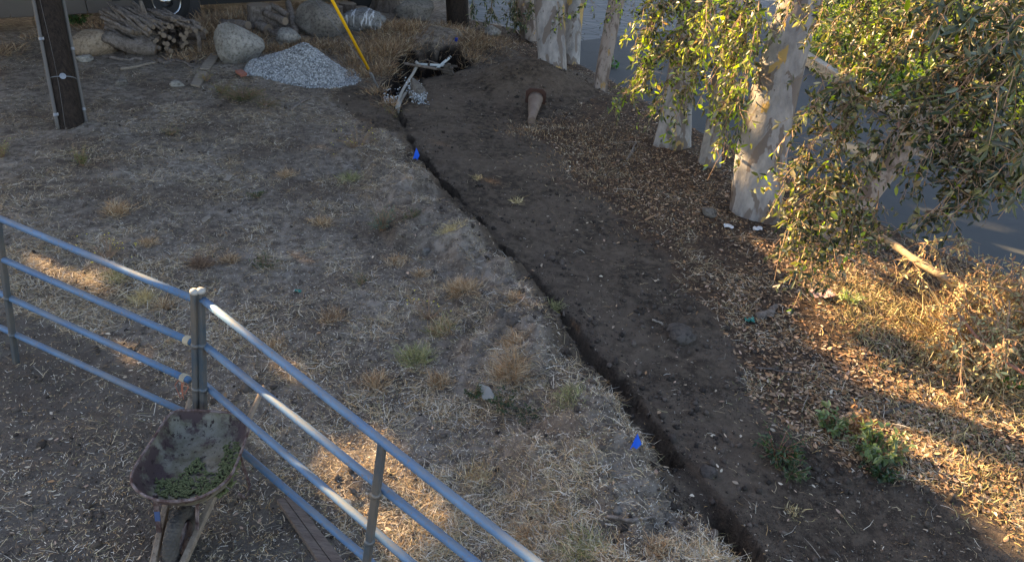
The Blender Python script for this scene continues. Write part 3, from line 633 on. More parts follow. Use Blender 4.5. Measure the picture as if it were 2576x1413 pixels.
RR[0] = (G(528, 1072, HS[0]), None); b0 = G(915, 1398, HS[0]); a0 = G(613, 1138, HS[0]); RR[0] = (a0 + (a0 - b0) * .33, b0 + (b0 - a0) * 1.9)
railset(e2, RR)
cft2 = cft + np.array([.062, -.012, 0]); sqpost(e2, cft2, RR[3][0] + np.array([0, 0.0, .05]))
sqpost(e2, foot2, G(962, 1116, HS[3]), cap=False)
sqpost(e2, foot2 + (RR[3][1] - RR[3][0]) / 2.35 * 1.0 * np.array([1, 1, 0]), RR[3][1], cap=True)
# rope ties and twine at the corner
tie = MB(); q = LR[1][1] - np.array([.05, 0, 0]); d = unit(LR[1][1] - LR[1][0])
for k in range(4):
    th = np.linspace(0, 2 * np.pi, 14); fr = frame(d); c = LR[1][1] - d * (.03 + .012 * k); tie.tube(c + (fr[1] * np.cos(th)[:, None] + fr[2] * np.sin(th)[:, None]) * .031, .004, 5)
tag(tie.build('rope_tie', M['rope'], org=q), 'frayed pale rope wound round the third rail at the fence corner post', 'rope')
tw = MB(); rr = np.random.default_rng(3)
for k in range(7):
    s0 = q + rr.normal(0, .012, 3); tw.tube(np.stack([s0, s0 + [rr.normal(0, .02), -.01, -.05], s0 + [rr.normal(-.01, .02), -.02, -rr.uniform(.08, .19)]]), .0022, 4)
tag(tw.build('twine', M['twine'], org=q), 'short orange-red baling twine hanging from the fence corner', 'twine')
q = LR[2][1]; tie = MB(); d = unit(LR[2][1] - LR[2][0]); fr = frame(d)
for k in range(5):
    th = np.linspace(0, 2 * np.pi, 14); c = q - d * (.012 + .010 * k); tie.tube(c + (fr[1] * np.cos(th)[:, None] + fr[2] * np.sin(th)[:, None]) * .031, .005, 5)
tag(tie.build('rope_tie', M['rope'], org=q), 'tan rope wound round the second rail at the fence corner post', 'rope')

# ------------------------------------------------------------------ wheelbarrow
def zw(x, y): return 251.6 + .332 * x, 943 + .332 * y
RZ = .62
rim = [(600, 268), (720, 268), (850, 276), (960, 284), (1045, 300), (1105, 330), (1132, 375), (1125, 430), (1100, 500), (1075, 575), (1045, 650), (1005, 740), (960, 800), (890, 860), (790, 915), (690, 945), (590, 958), (500, 958), (420, 945), (340, 915), (275, 870), (240, 820), (238, 760), (268, 690), (310, 625), (360, 550), (410, 475), (460, 395), (505, 325), (545, 288)]
RP = np.array([G(*zw(x, y), RZ) for x, y in rim]); RP[:, 2] = RZ
cen = RP.mean(0); 
hm = (G(*zw(1240, 95), .49) + G(*zw(672, 200), .49)) / 2
ax_ = G(455, 1352, .2); fwdb = unit((ax_ - hm) * [1, 1, 0]); sdb = np.array([-fwdb[1], fwdb[0], 0])
grb = gp(555, 1200); zb = 0.
wb = empty('wheelbarrow', [cen[0], cen[1], zb], 'old rusty wheelbarrow with wooden handles, green feed pellets in its tray', 'wheelbarrow')
n = len(RP); rings = [(1.0, RZ), (.985, RZ - .012), (.94, RZ - .05), (.88, RZ - .095), (.81, RZ - .135), (.73, RZ - .16), (.62, RZ - .172), (.3, RZ - .176), (.02, RZ - .177)]
def ringp(sc, z, off=0):
    c = cen - fwdb * .045 * (1 - sc) * 2; p = c + (RP - cen) * (sc + off); p[:, 2] = z - off * .3; return p
V = [ringp(a, b) for a, b in rings] + [ringp(a, b - .002, .012) for a, b in rings][::-1]
m = MB(); k_ = len(V); m.add(np.vstack(V), [[i * n + j, i * n + (j + 1) % n, (i + 1) * n + (j + 1) % n, (i + 1) * n + j] for i in range(k_ - 1) for j in range(n)])
tr_ = m.build('tray', M['tray'], wb, True)
m = MB(); m.tube(np.vstack([RP, RP[:1]]) + [0, 0, .002], .0095, 8, False); m.build('rolled_rim', M['rust'], tr_, True)
# handles: wooden bars from the axle to the grips, under the tray
for s, gx in ((1, G(*zw(1242, 85), .49)), (-1, G(*zw(678, 190), .49))):
    fe = ax_ - 0 * fwdb; sd_ = sdb if (gx - hm) @ sdb > 0 else -sdb
    a = ax_ + sd_ * .085 + fwdb * .24 + [0, 0, .01]; b = gx
    fr = frame(b - a); L_ = np.linalg.norm(b - a)
    m = MB(); mm = a + (b - a) * .74; m.box((a + mm) / 2, (L_ * .37, .019, .024), fr, .004)
    m.tube(np.stack([mm - fr[0] * .02, mm + fr[0] * .05, b - fr[0] * .02, b]), [.026, .020, .019, .014], 12)
    m.build('handle', M['handle'], wb, False)
    # leg: bent strap under the rear of the tray
    lp0 = a + (b - a) * .62; ft = lp0 + fwdb * .02 + sd_ * .06; ft = np.array([ft[0], ft[1], .01])
    m = MB(); m.tube(np.stack([lp0 + [0, 0, -.02], lerp_ := lp0 * .5 + ft * .5, ft, ft + fwdb * .12, ft + fwdb * .22 + [0, 0, .16]]), [.012] * 5, 8); m.build('leg', M['rust'], wb, True)
    # tray strut
    c0 = a + (b - a) * .17 + [0, 0, .02]; nb = cen + fwdb * .30 + sd_ * .13; nb = np.array([nb[0], nb[1], RZ - .07])
    m = MB(); fr = frame(nb - c0); Ls = np.linalg.norm(nb - c0); m.box((c0 + nb) / 2, (Ls / 2, .016, .004), fr); m.box(c0 - fr[0] * .03, (.04, .016, .004), frame(b - a)); st_ = m.build('strut', M['rust'], wb)
    if s == -1: mp = MB(); q = nb + (c0 - nb) * .55; mp.box(q, (.035, .0165, .0046), fr); mp.build('blue_paint', M['bluepaint'], st_)
def tyre(cx, axis, Rm, rw, nu=260, nv=34, groove=True):
    a = unit(axis); u = unit(np.cross(a, [0, 0, 1])); v = np.cross(u, a)
    U, Vv = np.meshgrid(np.linspace(0, 2 * np.pi, nu, endpoint=False), np.linspace(0, 2 * np.pi, nv, endpoint=False), indexing='ij')
    r = np.full(U.shape, rw)
    if groove:
        k = U * 22 / (2 * np.pi); q = (Vv + np.pi) % (2 * np.pi) - np.pi; on = np.abs(q) < 1.5
        g = np.minimum(np.abs((k + q * 1.6) % 1 - .5), np.abs((k - q * 1.6) % 1 - .5)); r = r - .008 * (on & (g < .12))
        r = r - .003 * ((np.abs(q) > 1.42) & (np.abs(q) < 1.56))
    rad = Rm + r * np.cos(Vv); P = np.array(cx) + (u * np.cos(U)[..., None] + v * np.sin(U)[..., None]) * rad[..., None] + a * (r * np.sin(Vv))[..., None]
    Fl = [[i * nv + j, i * nv + (j + 1) % nv, ((i + 1) % nu) * nv + (j + 1) % nv, ((i + 1) % nu) * nv + j] for i in range(nu) for j in range(nv)]
    m = MB(); m.add(P.reshape(-1, 3), Fl); return m
wr = .21; rw_ = .05; wm = tyre(ax_, sdb, wr - rw_, rw_); whl = wm.build('wheel', M['tyre'], wb, True)
def lathe(m, c, a, prof, n=28):
    a = unit(np.asarray(a, float)); u = unit(np.cross(a, [0, .2, 1])); v = np.cross(a, u); V = []
    for r, h in prof:
        for k in range(n):
            th = 2 * math.pi * k / n; V.append(np.asarray(c) + a * h + (u * math.cos(th) + v * math.sin(th)) * r)
    return m.add(V, [[i * n + k, i * n + (k + 1) % n, (i + 1) * n + (k + 1) % n, (i + 1) * n + k] for i in range(len(prof) - 1) for k in range(n)] + [list(range(n))[::-1], [(len(prof) - 1) * n + k for k in range(n)]])
m = MB(); lathe(m, ax_, sdb, [(.105, -.035), (.105, -.03), (.09, -.012), (.03, -.02), (.018, -.05), (.018, .05), (.03, .02), (.09, .012), (.105, .03), (.105, .035)]); m.build('rim', M['rust'], whl, True)
m = MB(); m.tube(np.stack([ax_ - sdb * .11, ax_ + sdb * .11]), .009, 8); m.build('axle', M['rust'], wb)
# pellets
r = np.random.default_rng(12); m = MB(); cnt = 0
def tray_floor(p):
    """height of the tray's inner surface"""
    c2 = cen; v = p - c2; best = RZ - .255
    ang = np.arctan2(v @ sdb, v @ fwdb); 
    rr = [math.atan2((q - c2) @ sdb, (q - c2) @ fwdb) for q in RP]; k = int(np.argmin([abs((a - ang + math.pi) % (2 * math.pi) - math.pi) for a in rr])); return np.linalg.norm(v[:2]) / np.linalg.norm((RP[k] - c2)[:2])
for k in range(2600):
    x, y = r.uniform(430, 1060), r.uniform(520, 935)
    dens = 0
    if y > 800 and x < 900: dens = .9
    if 600 < x < 800 and y > 640: dens = .8 * (y > 640 + abs(x - 740) * .9)
    if x > 840 + (900 - y) * .35 and y > 600: dens = .95
    if x > 940 and y < 590: dens = .6
    if 700 < x < 860 and 740 < y < 820: dens = .35
    if r.random() > dens * .62 or cnt > 620: continue
    p = G(*zw(x, y), RZ - .165); sc = tray_floor(p)
    zz = np.interp(sc, [.0, .62, .73, .81, .88, .94, 1.0], [RZ - .177, RZ - .172, RZ - .16, RZ - .135, RZ - .095, RZ - .05, RZ])
    if sc > .88: continue
    p = G(*zw(x, y), zz); p[2] = zz + .008 + r.uniform(0, .012); d = unit(r.normal(0, 1, 3) * [1, 1, .25]); L_ = r.uniform(.008, .016)
    m.tube(np.stack([p - d * L_, p + d * L_]), .0060, 6); cnt += 1
M['pellet'] = mat('pellet', (.115, .13, .055), .85)
tag(m.build('feed_pellets', M['pellet'], org=cen), 'loose green feed pellets lying in the rusty wheelbarrow tray', 'feed pellets', kind='stuff')

# ------------------------------------------------------------------ boards, sticks, small things
def board(name, pix, th, mt, label, cat, group=None, dz=.02, bow=.0, crack=False):
    P = np.array([gp(x, y) for x, y in pix]); z = P[:, 2].max() + dz; n_ = 9
    P[:, 2] += dz; e0a, e0b, e1b, e1a = P; V = []
    for i in range(n_):
        t = i / (n_ - 1); a = lin(e0a, e1a, t); b = lin(e0b, e1b, t); w_ = unit(np.cross(b - a, e1a - e0a))
        if w_[2] < 0: w_ = -w_
        u_ = math.sin(t * math.pi) * bow
        js = [0, 1] if not crack else [0, .44, .47, .5, 1]
        for j in js:
            q = lin(a, b, j) + w_ * (th + u_) - (w_ * .012 if (crack and j == .47 and t < .8) else 0); V.append(q)
        V.append(b + w_ * u_); V.append(a + w_ * u_)
    k = len(V) // n_; Fl = [[i * k + j, i * k + (j + 1) % k, (i + 1) * k + (j + 1) % k, (i + 1) * k + j] for i in range(n_ - 1) for j in range(k)] + [list(range(k))[::-1], [(n_ - 1) * k + j for j in range(k)]]
    return tag(link_mesh(name, V, Fl, M[mt], org=P.mean(0)), label, cat, group)
board('wood_plank', [(698, 1271), (737, 1261), (905, 1480), (838, 1480)], .035, 'plank', 'weathered brown plank with a long crack, lying beside the wheelbarrow', 'plank', crack=True, dz=.03)
board('wood_board', [(531, 140), (555, 143), (527, 180), (503, 178)], .03, 'board', 'short grey board lying below the woodpile, upper of two end to end', 'board', 'grey boards')
board('wood_board', [(499, 184), (522, 187), (503, 224), (481, 219)], .03, 'board', 'short grey board, lower of two lying end to end near the gravel', 'board', 'grey boards')
board('wood_board', [(576, 443), (588, 446), (576, 460), (562, 457)], .012, 'board', 'tiny grey wood offcut flat in the middle of the dry grass', 'wood offcut')
board('wood_board', [(507, 558), (525, 546), (532, 551), (512, 567)], .012, 'board', 'small grey split wood pieces in dry grass right of the fence top rail', 'wood offcut')
board('paving_slab', [(1205, 973), (1232, 982), (1250, 1012), (1215, 1013)], .02, 'slate', 'flat grey-green stone slab in front of the succulent sprigs', 'slab', dz=.03)
board('brick', [(593, 186), (609, 184), (622, 193), (607, 197)], .05, 'brick', 'broken red brick at the left foot of the gravel pile', 'brick')
def stick(pts, rad, label, mt='log', name='stick', cat='stick', group=None, lift=.02, n=7, branches=(), absz=None):
    P = np.array([gp(x, y, lift + (0 if absz is None else absz[i])) for i, (x, y) in enumerate(pts)])
    t = np.linspace(0, 1, len(P)); tt = np.linspace(0, 1, max(n, len(P) * 3)); Q = np.stack([np.interp(tt, t, P[:, i]) for i in range(3)], 1)
    rad = np.interp(tt, np.linspace(0, 1, len(np.atleast_1d(rad))), np.atleast_1d(rad))
    rr = np.random.default_rng(int(pts[0][0] * 7 + pts[0][1])); Q[1:-1] += rr.normal(0, .004, (len(Q) - 2, 3))
    m = MB(); m.tube(Q, rad, 10, jit=.10)
    for b in branches:
        Bp = np.array([gp(x, y, lift) for x, y in b]); m.tube(Bp, np.linspace(rad.mean() * .7, rad.mean() * .35, len(Bp)), 8, jit=.1)
    return tag(m.build(name, M[mt], smooth=True, org=P.mean(0)), label, cat, group)
G_ = 'grey branches lying on the ground'
stick([(278, 147), (305, 153), (325, 155), (338, 150), (360, 152)], [.035, .03, .035], 'crooked grey branch on the ground just below the woodpile', group=G_)
stick([(305, 177), (340, 171), (395, 160)], [.03, .025], 'straight tan pole lying on the ground between two crooked branches', 'board', group=G_)
stick([(398, 152), (412, 163), (440, 155), (465, 160), (485, 172)], [.05, .03, .02], 'forked grey branch with a knobbly end, right of the tan pole', group=G_, branches=[[(440, 155), (462, 145), (480, 138)], [(455, 156), (480, 165), (498, 160)]])
stick([(520, 128), (535, 127), (550, 122)], [.02, .015], 'short grey stick between the woodpile and the left boulder', group=G_)
stick([(733, 279), (745, 269), (762, 258), (780, 251)], [.03, .026, .022], 'short grey stick lying alone below the gravel pile', group=G_)
stick([(1640, 808), (1662, 816), (1668, 820)], [.012, .009], 'small pale stick on the dark spoil above the clod', 'board', group=G_)
stick([(1525, 1303), (1590, 1313), (1650, 1303)], [.012, .014, .010], 'thin weathered stick at the bottom of the field near the trench', group=G_)
stick([(1900, 928), (1955, 934), (2010, 942)], [.012, .009], 'thin grey stick in the leaf litter above the leafy weeds', 'log_dark', group=G_)
stick([(2215, 1045), (2260, 1030), (2300, 1017)], [.018, .012], 'dark stick in the leaf litter at lower right', 'log_dark', group=G_)
stick([(2068, 618), (1990, 611), (1860, 596), (1820, 602)], [.010, .006], 'long thin pale twig at the edge of the dark soil', 'twig', group=G_)
stick([(1905, 800), (1935, 790), (1952, 772)], [.05, .04, .03], 'forked piece of pale driftwood in the leaf litter', 'log', group=G_, branches=[[(1925, 795), (1945, 798)]])
stick([(1577, 405), (1590, 380), (1600, 362)], [.02, .015], 'peeled root stub among the dry leaves below the white gums', 'log', group=G_, branches=[[(1580, 400), (1605, 370)]])
stick([(1336, 230), (1360, 230), (1376, 231)], [.006, .02], 'pale curl of bark on the dark soil mound above the cone', 'pvc', cat='bark')
stick([(1300, 0), (1295, 75), (1310, 95), (1340, 112)], [.03, .02], 'dark surface root below the trunks at the top', 'log_dark', cat='root')
def logend(c, d, r, L_, label, group=None, mt='log', name='log', jit=.06, nn=14):
    d = unit(np.asarray(d, float)); a = c - d * L_ / 2; b = c + d * L_ / 2; n_ = 7; t = np.linspace(0, 1, n_)[:, None]; rr = np.random.default_rng(abs(hash((round(c[0], 3), round(c[1], 3), round(c[2], 3)))) % 99999)
    P = a + (b - a) * t; P[1:-1] += rr.normal(0, L_ * .012, (n_ - 2, 3)); m = MB(); m.tube(P, r * rr.uniform(.85, 1.1, n_), nn, jit=jit)
    o = link_mesh(name, np.vstack(m.v), m.f, M[mt], org=c, smooth=True); o.data.materials.append(M['log_end'])
    o.data.polygons[len(m.f) - 1].material_index = 1; o.data.polygons[len(m.f) - 2].material_index = 1
    for k in (1, 2): o.data.polygons[len(m.f) - k].use_smooth = False
    return tag(o, label, 'log', group)
# woodpile
r = np.random.default_rng(31)
wl = gp(285, 132); wr2 = gp(500, 128); wv = unit(wr2 - wl); wn = unit(np.array([wv[1], -wv[0], 0])); 
if wn[1] > 0: wn = -wn                                          # towards the camera
Lw = np.linalg.norm(wr2 - wl); deppile = depth(wl)
for k in range(34):                                            # end-on logs of the right half
    u = r.uniform(.42, .93); h = r.uniform(.03, .50) * (1 - max(0, u - .8) * 1.2); c = wl + wv * Lw * u - wn * .28 + [0, 0, .03 + h]
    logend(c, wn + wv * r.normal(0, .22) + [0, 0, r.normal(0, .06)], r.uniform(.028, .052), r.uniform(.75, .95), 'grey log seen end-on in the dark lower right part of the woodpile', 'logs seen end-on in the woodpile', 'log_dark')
for k in range(34):                                            # slanted sticks on the left, lying over the heap
    u = .10 + .82 * k / 33 + r.uniform(-.02, .02); top = .42 + .22 * math.sin(min(u * 1.25, 1) * 2.6); ln = r.uniform(.75, 1.15)
    d = unit(wv * r.uniform(.30, .75) + wn * r.uniform(.45, .95) + [0, 0, -r.uniform(.18, .45) if u < .5 else -r.uniform(0, .2)])
    c = wl + wv * Lw * u - wn * r.uniform(.05, .4) + [0, 0, .03 + top + r.uniform(-.06, .05)]
    logend(c, d, r.uniform(.024, .048), ln, 'weathered grey log lying slanted across the top of the woodpile', 'logs slanted on top of the woodpile')
for k in range(12):
    u = r.uniform(.10, .42); c = wl + wv * Lw * u - wn * r.uniform(-.05, .25) + [0, 0, r.uniform(.12, .42)]
    logend(c, unit(wv * .75 + wn * .45 + [0, 0, -.35]), r.uniform(.035, .055), r.uniform(.5, .8), 'split grey log in the left flank of the woodpile', 'logs in the left flank of the woodpile')
for k in range(9):
    u = .05 + .9 * k / 8; c = wl + wv * Lw * u - wn * .45 + [0, 0, .2]
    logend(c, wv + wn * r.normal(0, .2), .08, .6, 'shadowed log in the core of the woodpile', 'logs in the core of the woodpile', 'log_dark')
c = wl + wv * Lw * .20 + wn * .12 + [0, 0, .17]
o = logend(c, unit(wv * .9 + wn * .2 + [0, 0, -.22]), .15, .95, 'thick gnarled split stump at the left front of the woodpile', mt='log', jit=.3, nn=16)
for px, py, h, lab in ((500, 128, .62, 'upright curved post propping the right end of the woodpile'), (378, 120, .95, 'bent upright stake standing in front of the woodpile')):
    b = gp(px, py) + wn * .12; m = MB(); m.tube(np.stack([b - [0, 0, .1], b + [.03, 0, h * .4], b + [.0, .02, h * .75], b + [-.05, .03, h]]), [.05, .045, .045, .035], 10, jit=.1)
    tag(m.build('stake', M['log'], org=b, smooth=True), lab, 'stake')

# rocks
def rockobj(bx, mt, label, cat='boulder', seed=0, sink=.18, rough=.16, name='boulder', group=None, sub=4, hk=.92, flat=1.0):
    x0, y0, x1, y1 = bx; b = gp((x0 + x1) / 2, y1 - .10 * (y1 - y0)); dp = depth(b); wd = (x1 - x0) * dp / FP / 2 * 1.06; hh = (y1 - y0) * dp / FP * hk
    import bmesh
    bm = bmesh.new(); bmesh.ops.create_icosphere(bm, subdivisions=sub, radius=1)
    for v in bm.verts:
        p = v.co.normalized(); q = p * 1.1 + Vector((seed * 3.1, seed * 1.7, 0))
        f = 1 + rough * mnoise.noise(q) * 2.0 + rough * .6 * mnoise.noise(q * 2.3) + rough * .5 * mnoise.noise(q * 5) + rough * .3 * mnoise.noise(q * 11)
        pl = p.copy(); e_ = 2.25; nrm = (abs(p.x) ** e_ + abs(p.y) ** e_ + abs(p.z) ** e_) ** (1 / e_); v.co = p / nrm * f
    V = np.array([v.co[:] for v in bm.verts]); rk = np.random.default_rng(seed + 500)
    for _ in range(9):
        nn_ = unit(rk.normal(0, 1, 3)); dd_ = rk.uniform(.68, .92); ov = np.maximum(V @ nn_ - dd_, 0)[:, None]; V = V - nn_ * ov * .8
    Fl = [[v.index for v in f.verts] for f in bm.faces]; bm.free()
    dv = unit((b - CAM) * [1, 1, 0]); sv = np.array([dv[1], -dv[0], 0]); hz = hh / (2 * (1 - sink)) * flat
    c = b + dv * wd * .55 + [0, 0, hz * (1 - 2 * sink)]
    V = c + V[:, :1] * sv * wd + V[:, 1:2] * dv * wd * .8 + V[:, 2:] * np.array([0, 0, 1]) * hz
    return tag(link_mesh(name, V, Fl, M[mt], org=c, smooth=True), label, cat, group)
BG_ = 'boulders along the top of the yard'
rockobj((545, 72, 662, 170), 'rock_pale', 'pale pitted boulder touching the left side of the gravel pile', seed=1, group=BG_)
rockobj((752, 14, 870, 106), 'rock_grey', 'biggest smooth grey domed boulder behind the gravel pile', seed=2, rough=.09, group=BG_)
rockobj((866, 30, 966, 88), 'rock_stripe', 'dark boulder streaked with white, right of the big domed one', seed=3, rough=.2, group=BG_)
rockobj((698, 76, 754, 120), 'rock_pale', 'small pale boulder lying under the cut logs', seed=4, group=BG_)
rockobj((186, 82, 292, 146), 'rock_tan', 'low tan boulder at the left end of the woodpile', seed=5, rough=.12, group=BG_)
rockobj((998, 2, 1092, 66), 'rock_grey', 'dull grey-brown boulder at the top beside the driveway trunk', seed=6, group=BG_)
rockobj((1218, 70, 1256, 96), 'rock_pale', 'small round pale rock in the leaf litter left of the gum trunks', 'rock', 7, name='rock')
rockobj((1676, 832, 1748, 866), 'rock_dark', 'dark crusty clod lying on the soil right of the trench', 'clod', 8, rough=.25, name='clod')
rockobj((1028, 205, 1070, 262), 'rock_painted', 'dark rock splashed with white gravel beside the bent hoses', 'rock', 9, name='rock')
for k, (bx, mt, lab) in enumerate([((196, 142, 236, 158), 'rock_pale', 'flat pale rock on the ground near the utility pole'), ((292, 200, 322, 216), 'rock_grey', 'small grey rock right of the utility pole, left of its pair'), ((428, 204, 462, 220), 'rock_pale', 'small pale rock half buried below the crooked branches'),
                                   ((1766, 526, 1802, 548), 'rock_grey', 'round grey stone in the leaf litter left of the biggest gum'), ((1015, 562, 1034, 588), 'rock_pale', 'small upright pale stone beside the blue-green weed'), ((1060, 624, 1084, 642), 'rock_grey', 'grey stone in dry grass below the blue-green weed'),
                                   ((1240, 782, 1275, 808), 'rock_dark', 'dark earth clod in the field left of the trench'), ((1275, 800, 1310, 822), 'rock_dark', 'lower dark earth clod of the pair in the field'), ((1535, 1280, 1570, 1300), 'rock_grey', 'small half-buried stone on the lower spoil'),
                                   ((2060, 180, 2080, 192), 'conc', 'broken pale kerb stone across the road'), ((1500, 1120, 1520, 1135), 'rock_dark', 'small clod near the lower blue flag'), ((1755, 1175, 1800, 1200), 'rock_dark', 'crumbled dark clod on the right lip of the trench'),
                                   ((610, 960, 650, 985), 'rock_dark', 'dark dung lump under the slanting fence rails'), ((1325, 1348, 1342, 1362), 'rock_pale', 'small white stone at the bottom of the field')]):
    rockobj(bx, mt, lab, 'rock' if 'clod' not in lab else 'clod', 20 + k, name='rock' if 'clod' not in lab else 'clod', rough=.2, sub=3, sink=.3)

# stumps and cut logs
def stump(px, py, wpx, hm_, label, cat='stump', mt='log', flare=.3, seed=0, dz=0):
    b = gp(px, py, dz); rd = rad_at(wpx, depth(b)); th = np.linspace(0, 2 * np.pi, 28, endpoint=False); V = []
    zs = [-.1, 0, hm_ * .2, hm_ * .5, hm_ * .8, hm_ * .97, hm_]
    for i, z in enumerate(zs):
        f = 1 + flare * math.exp(-max(z, 0) / (hm_ * .25 + .02)); 
        for t_ in th:
            q = rd * f * (1 + .07 * math.sin(3 * t_ + seed) + .05 * math.sin(7 * t_ + seed * 2) + flare * .3 * math.sin(5 * t_ + seed) * math.exp(-max(z, 0) / .15)) * (.97 if i == 6 else 1)
            V.append(b + [math.cos(t_) * q, math.sin(t_) * q, z])
    n_ = 28; Fl = [[i * n_ + k, i * n_ + (k + 1) % n_, (i + 1) * n_ + (k + 1) % n_, (i + 1) * n_ + k] for i in range(6) for k in range(n_)] + [[6 * n_ + k for k in range(n_)]]
    o = link_mesh('stump', V, Fl, M[mt], org=b); o.data.materials.append(M['log_end']); o.data.polygons[len(Fl) - 1].material_index = 1
    return tag(o, label, cat)
stump(656, 62, 56, .45, 'grey fibrous stump standing left of the heap of cut branches', seed=1)
stump(838, 42, 50, .26, 'round log slice, left of three behind the big boulder', 'log slice', 'log_dark', .0, 2)
stump(876, 34, 42, .26, 'round log slice, middle of three behind the big boulder', 'log slice', 'log_dark', .0, 3)
stump(908, 36, 36, .18, 'round log slice, right and smallest of three behind the big boulder', 'log slice', 'log_dark', .0, 4)
stump(972, 28, 52, .9, 'tall brown stump with spreading roots at the top edge', 'stump', 'log_dark', .6, 5)
board('stone_slab', [(775, 4), (830, 1), (836, 10), (786, 12)], .12, 'slate', 'flat stone slab lying behind the big domed boulder', 'slab', dz=.05)
def airlog(px, py, dp_off, dpx, dpy, rpx, z, label, br=None, mt='log'):
    a = gp(px, py) + [0, 0, z]; b = gp(dpx, dpy) + [0, 0, z]; L_ = np.linalg.norm(b - a); return logend((a + b) / 2, b - a + [0, 0, dp_off], rad_at(rpx, depth(a)), L_, label, 'cut logs heaped beside the gravel', mt)
airlog(628, 88, -.05, 562, 78, 24, .18, 'cut log with its sawn end facing right, above the pale boulder')
airlog(722, 100, .0, 670, 78, 18, .40, 'grey cut log lying across the top of the small pale boulder')
airlog(744, 96, .4, 728, 52, 16, .25, 'upright leaning branch at the right of the cut logs')
airlog(676, 92, .02, 652, 82, 27, .15, 'short fat round log with its pale face towards the camera')
airlog(728, 72, .12, 686, 58, 15, .35, 'curved branch arching over the cut logs')
airlog(720, 112, .05, 678, 96, 10, .15, 'thin cut branch poking out over the small pale boulder')

# ------------------------------------------------------------------ gravel pile
gcx = gp(762, 196); gw = rad_at(240, depth(gcx)); r = np.random.default_rng(44)
gc = gcx + np.array([.02, .25, 0])
def gh(x, y):
    dx = (x - gc[0]) / gw; dy = (y - gc[1]) / (gw * .78); rr_ = (np.abs(dx) ** 2.2 + np.abs(dy) ** 2.2) ** (1 / 2.2) * (1 + .22 * dx) + fbm(x, y, .8, 61, 3) * .22
    return np.clip(1 - rr_, 0, 1) ** 1.0 * .58 + fbm(x, y, .3, 66, 3) * .03 * (rr_ < 1)
gx, gy = np.meshgrid(np.linspace(gc[0] - gw * 1.2, gc[0] + gw * 1.2, 70), np.linspace(gc[1] - gw, gc[1] + gw, 60)); hz = gh(gx, gy)
bz = ht(gx, gy); hz2 = np.where(hz > .012, bz + hz, bz - .06)
GE = empty('gravel_pile', gc, 'heap of pale blue-grey crushed gravel beside the pale boulder', 'gravel pile')
ny_, nx_ = gx.shape; ii = (np.arange(ny_ - 1)[:, None] * nx_ + np.arange(nx_ - 1)[None, :]).ravel()
M['gravel'] = mat('gravel', (.20, .205, .20), .9)
link_mesh('mound', np.stack([gx.ravel(), gy.ravel(), hz2.ravel()], 1), np.stack([ii, ii + 1, ii + nx_ + 1, ii + nx_], 1), M['gravel'], GE, smooth=True)
OCT = np.array([[1, 0, 0], [-1, 0, 0], [0, 1, 0], [0, -1, 0], [0, 0, 1], [0, 0, -1.]]); OF = np.array([[0, 2, 4], [2, 1, 4], [1, 3, 4], [3, 0, 4], [2, 0, 5], [1, 2, 5], [3, 1, 5], [0, 3, 5]])
CUB = np.array([[a, b, c] for a in (-1, 1) for b in (-1, 1) for c in (-1, 1)]) * .62; CF = np.array([[0, 1, 3, 2], [4, 6, 7, 5], [0, 4, 5, 1], [2, 3, 7, 6], [0, 2, 6, 4], [1, 5, 7, 3]])
def pebbles(P, sz, r, cube=True):
    n = len(P); B_ = CUB if cube else OCT; k = len(B_); Fb = CF if cube else OF
    V = B_[None] * (sz[:, None, None] * r.uniform(.6, 1.2, (n, 1, 3))) + r.normal(0, .18, (n, k, 3)) * sz[:, None, None]
    q = r.normal(0, 1, (n, 4)); q /= np.linalg.norm(q, axis=1, keepdims=True); w_, x, y, z = q.T
    Rm = np.stack([1 - 2 * (y * y + z * z), 2 * (x * y - z * w_), 2 * (x * z + y * w_), 2 * (x * y + z * w_), 1 - 2 * (x * x + z * z), 2 * (y * z - x * w_), 2 * (x * z - y * w_), 2 * (y * z + x * w_), 1 - 2 * (x * x + y * y)], 1).reshape(n, 3, 3)
    V = np.einsum('nij,nkj->nki', Rm, V) + P[:, None]
    return V.reshape(-1, 3), (np.arange(n)[:, None, None] * k + Fb[None]).reshape(-1, Fb.shape[1]), k
n = 17000; px = r.uniform(gc[0] - gw * 1.15, gc[0] + gw * 1.15, n); py = r.uniform(gc[1] - gw * .95, gc[1] + gw * .95, n); h_ = gh(px, py)
kp = (h_ > .01) | ((h_ > -.02) & (np.hypot((px - gc[0]) / gw, (py - gc[1]) / gw / .8) < r.uniform(1.0, 1.14, n))); px, py, h_ = px[kp], py[kp], h_[kp]; n = len(px)
P = np.stack([px, py, ht(px, py) + np.maximum(h_, 0) + .004], 1); V, Fq, k = pebbles(P, r.uniform(.012, .027, n), r)
cc = np.array([.42, .435, .44]) * r.uniform(.45, 1.4, (n, 1)) * np.array([1, 1, 1.0]) ; pk = r.random(n) < .2; cc[pk] *= .5
tag(link_mesh('pebbles', V, Fq, M['stone_col'], GE, np.repeat(np.clip(cc, 0, .85), k, 0)), kind='stuff')
# gravel on the painted rock and in the pit
n = 500; r2 = np.random.default_rng(4); P = []
for k in range(n):
    x = r2.normal(1048, 9); y = r2.normal(232, 15) 
    P.append(W(x + (y - 232) * .5, y, depth(G(1050, 258)) + r2.uniform(-.02, .05) - .16))
for k in range(260): P.append(gp(r2.uniform(965, 1005), r2.uniform(225, 262)) + [0, 0, .01])
P = np.array(P); V, Fq, k = pebbles(P, r2.uniform(.008, .016, len(P)), r2)
tag(link_mesh('spilled_gravel', V, Fq, M['stone_col'], col=np.repeat(np.array([.5, .54, .58]) * r2.uniform(.5, 1.5, (len(P), 1)), k, 0)), 'bluish-white gravel spilled on the rock and down into the pit', 'gravel', kind='stuff')

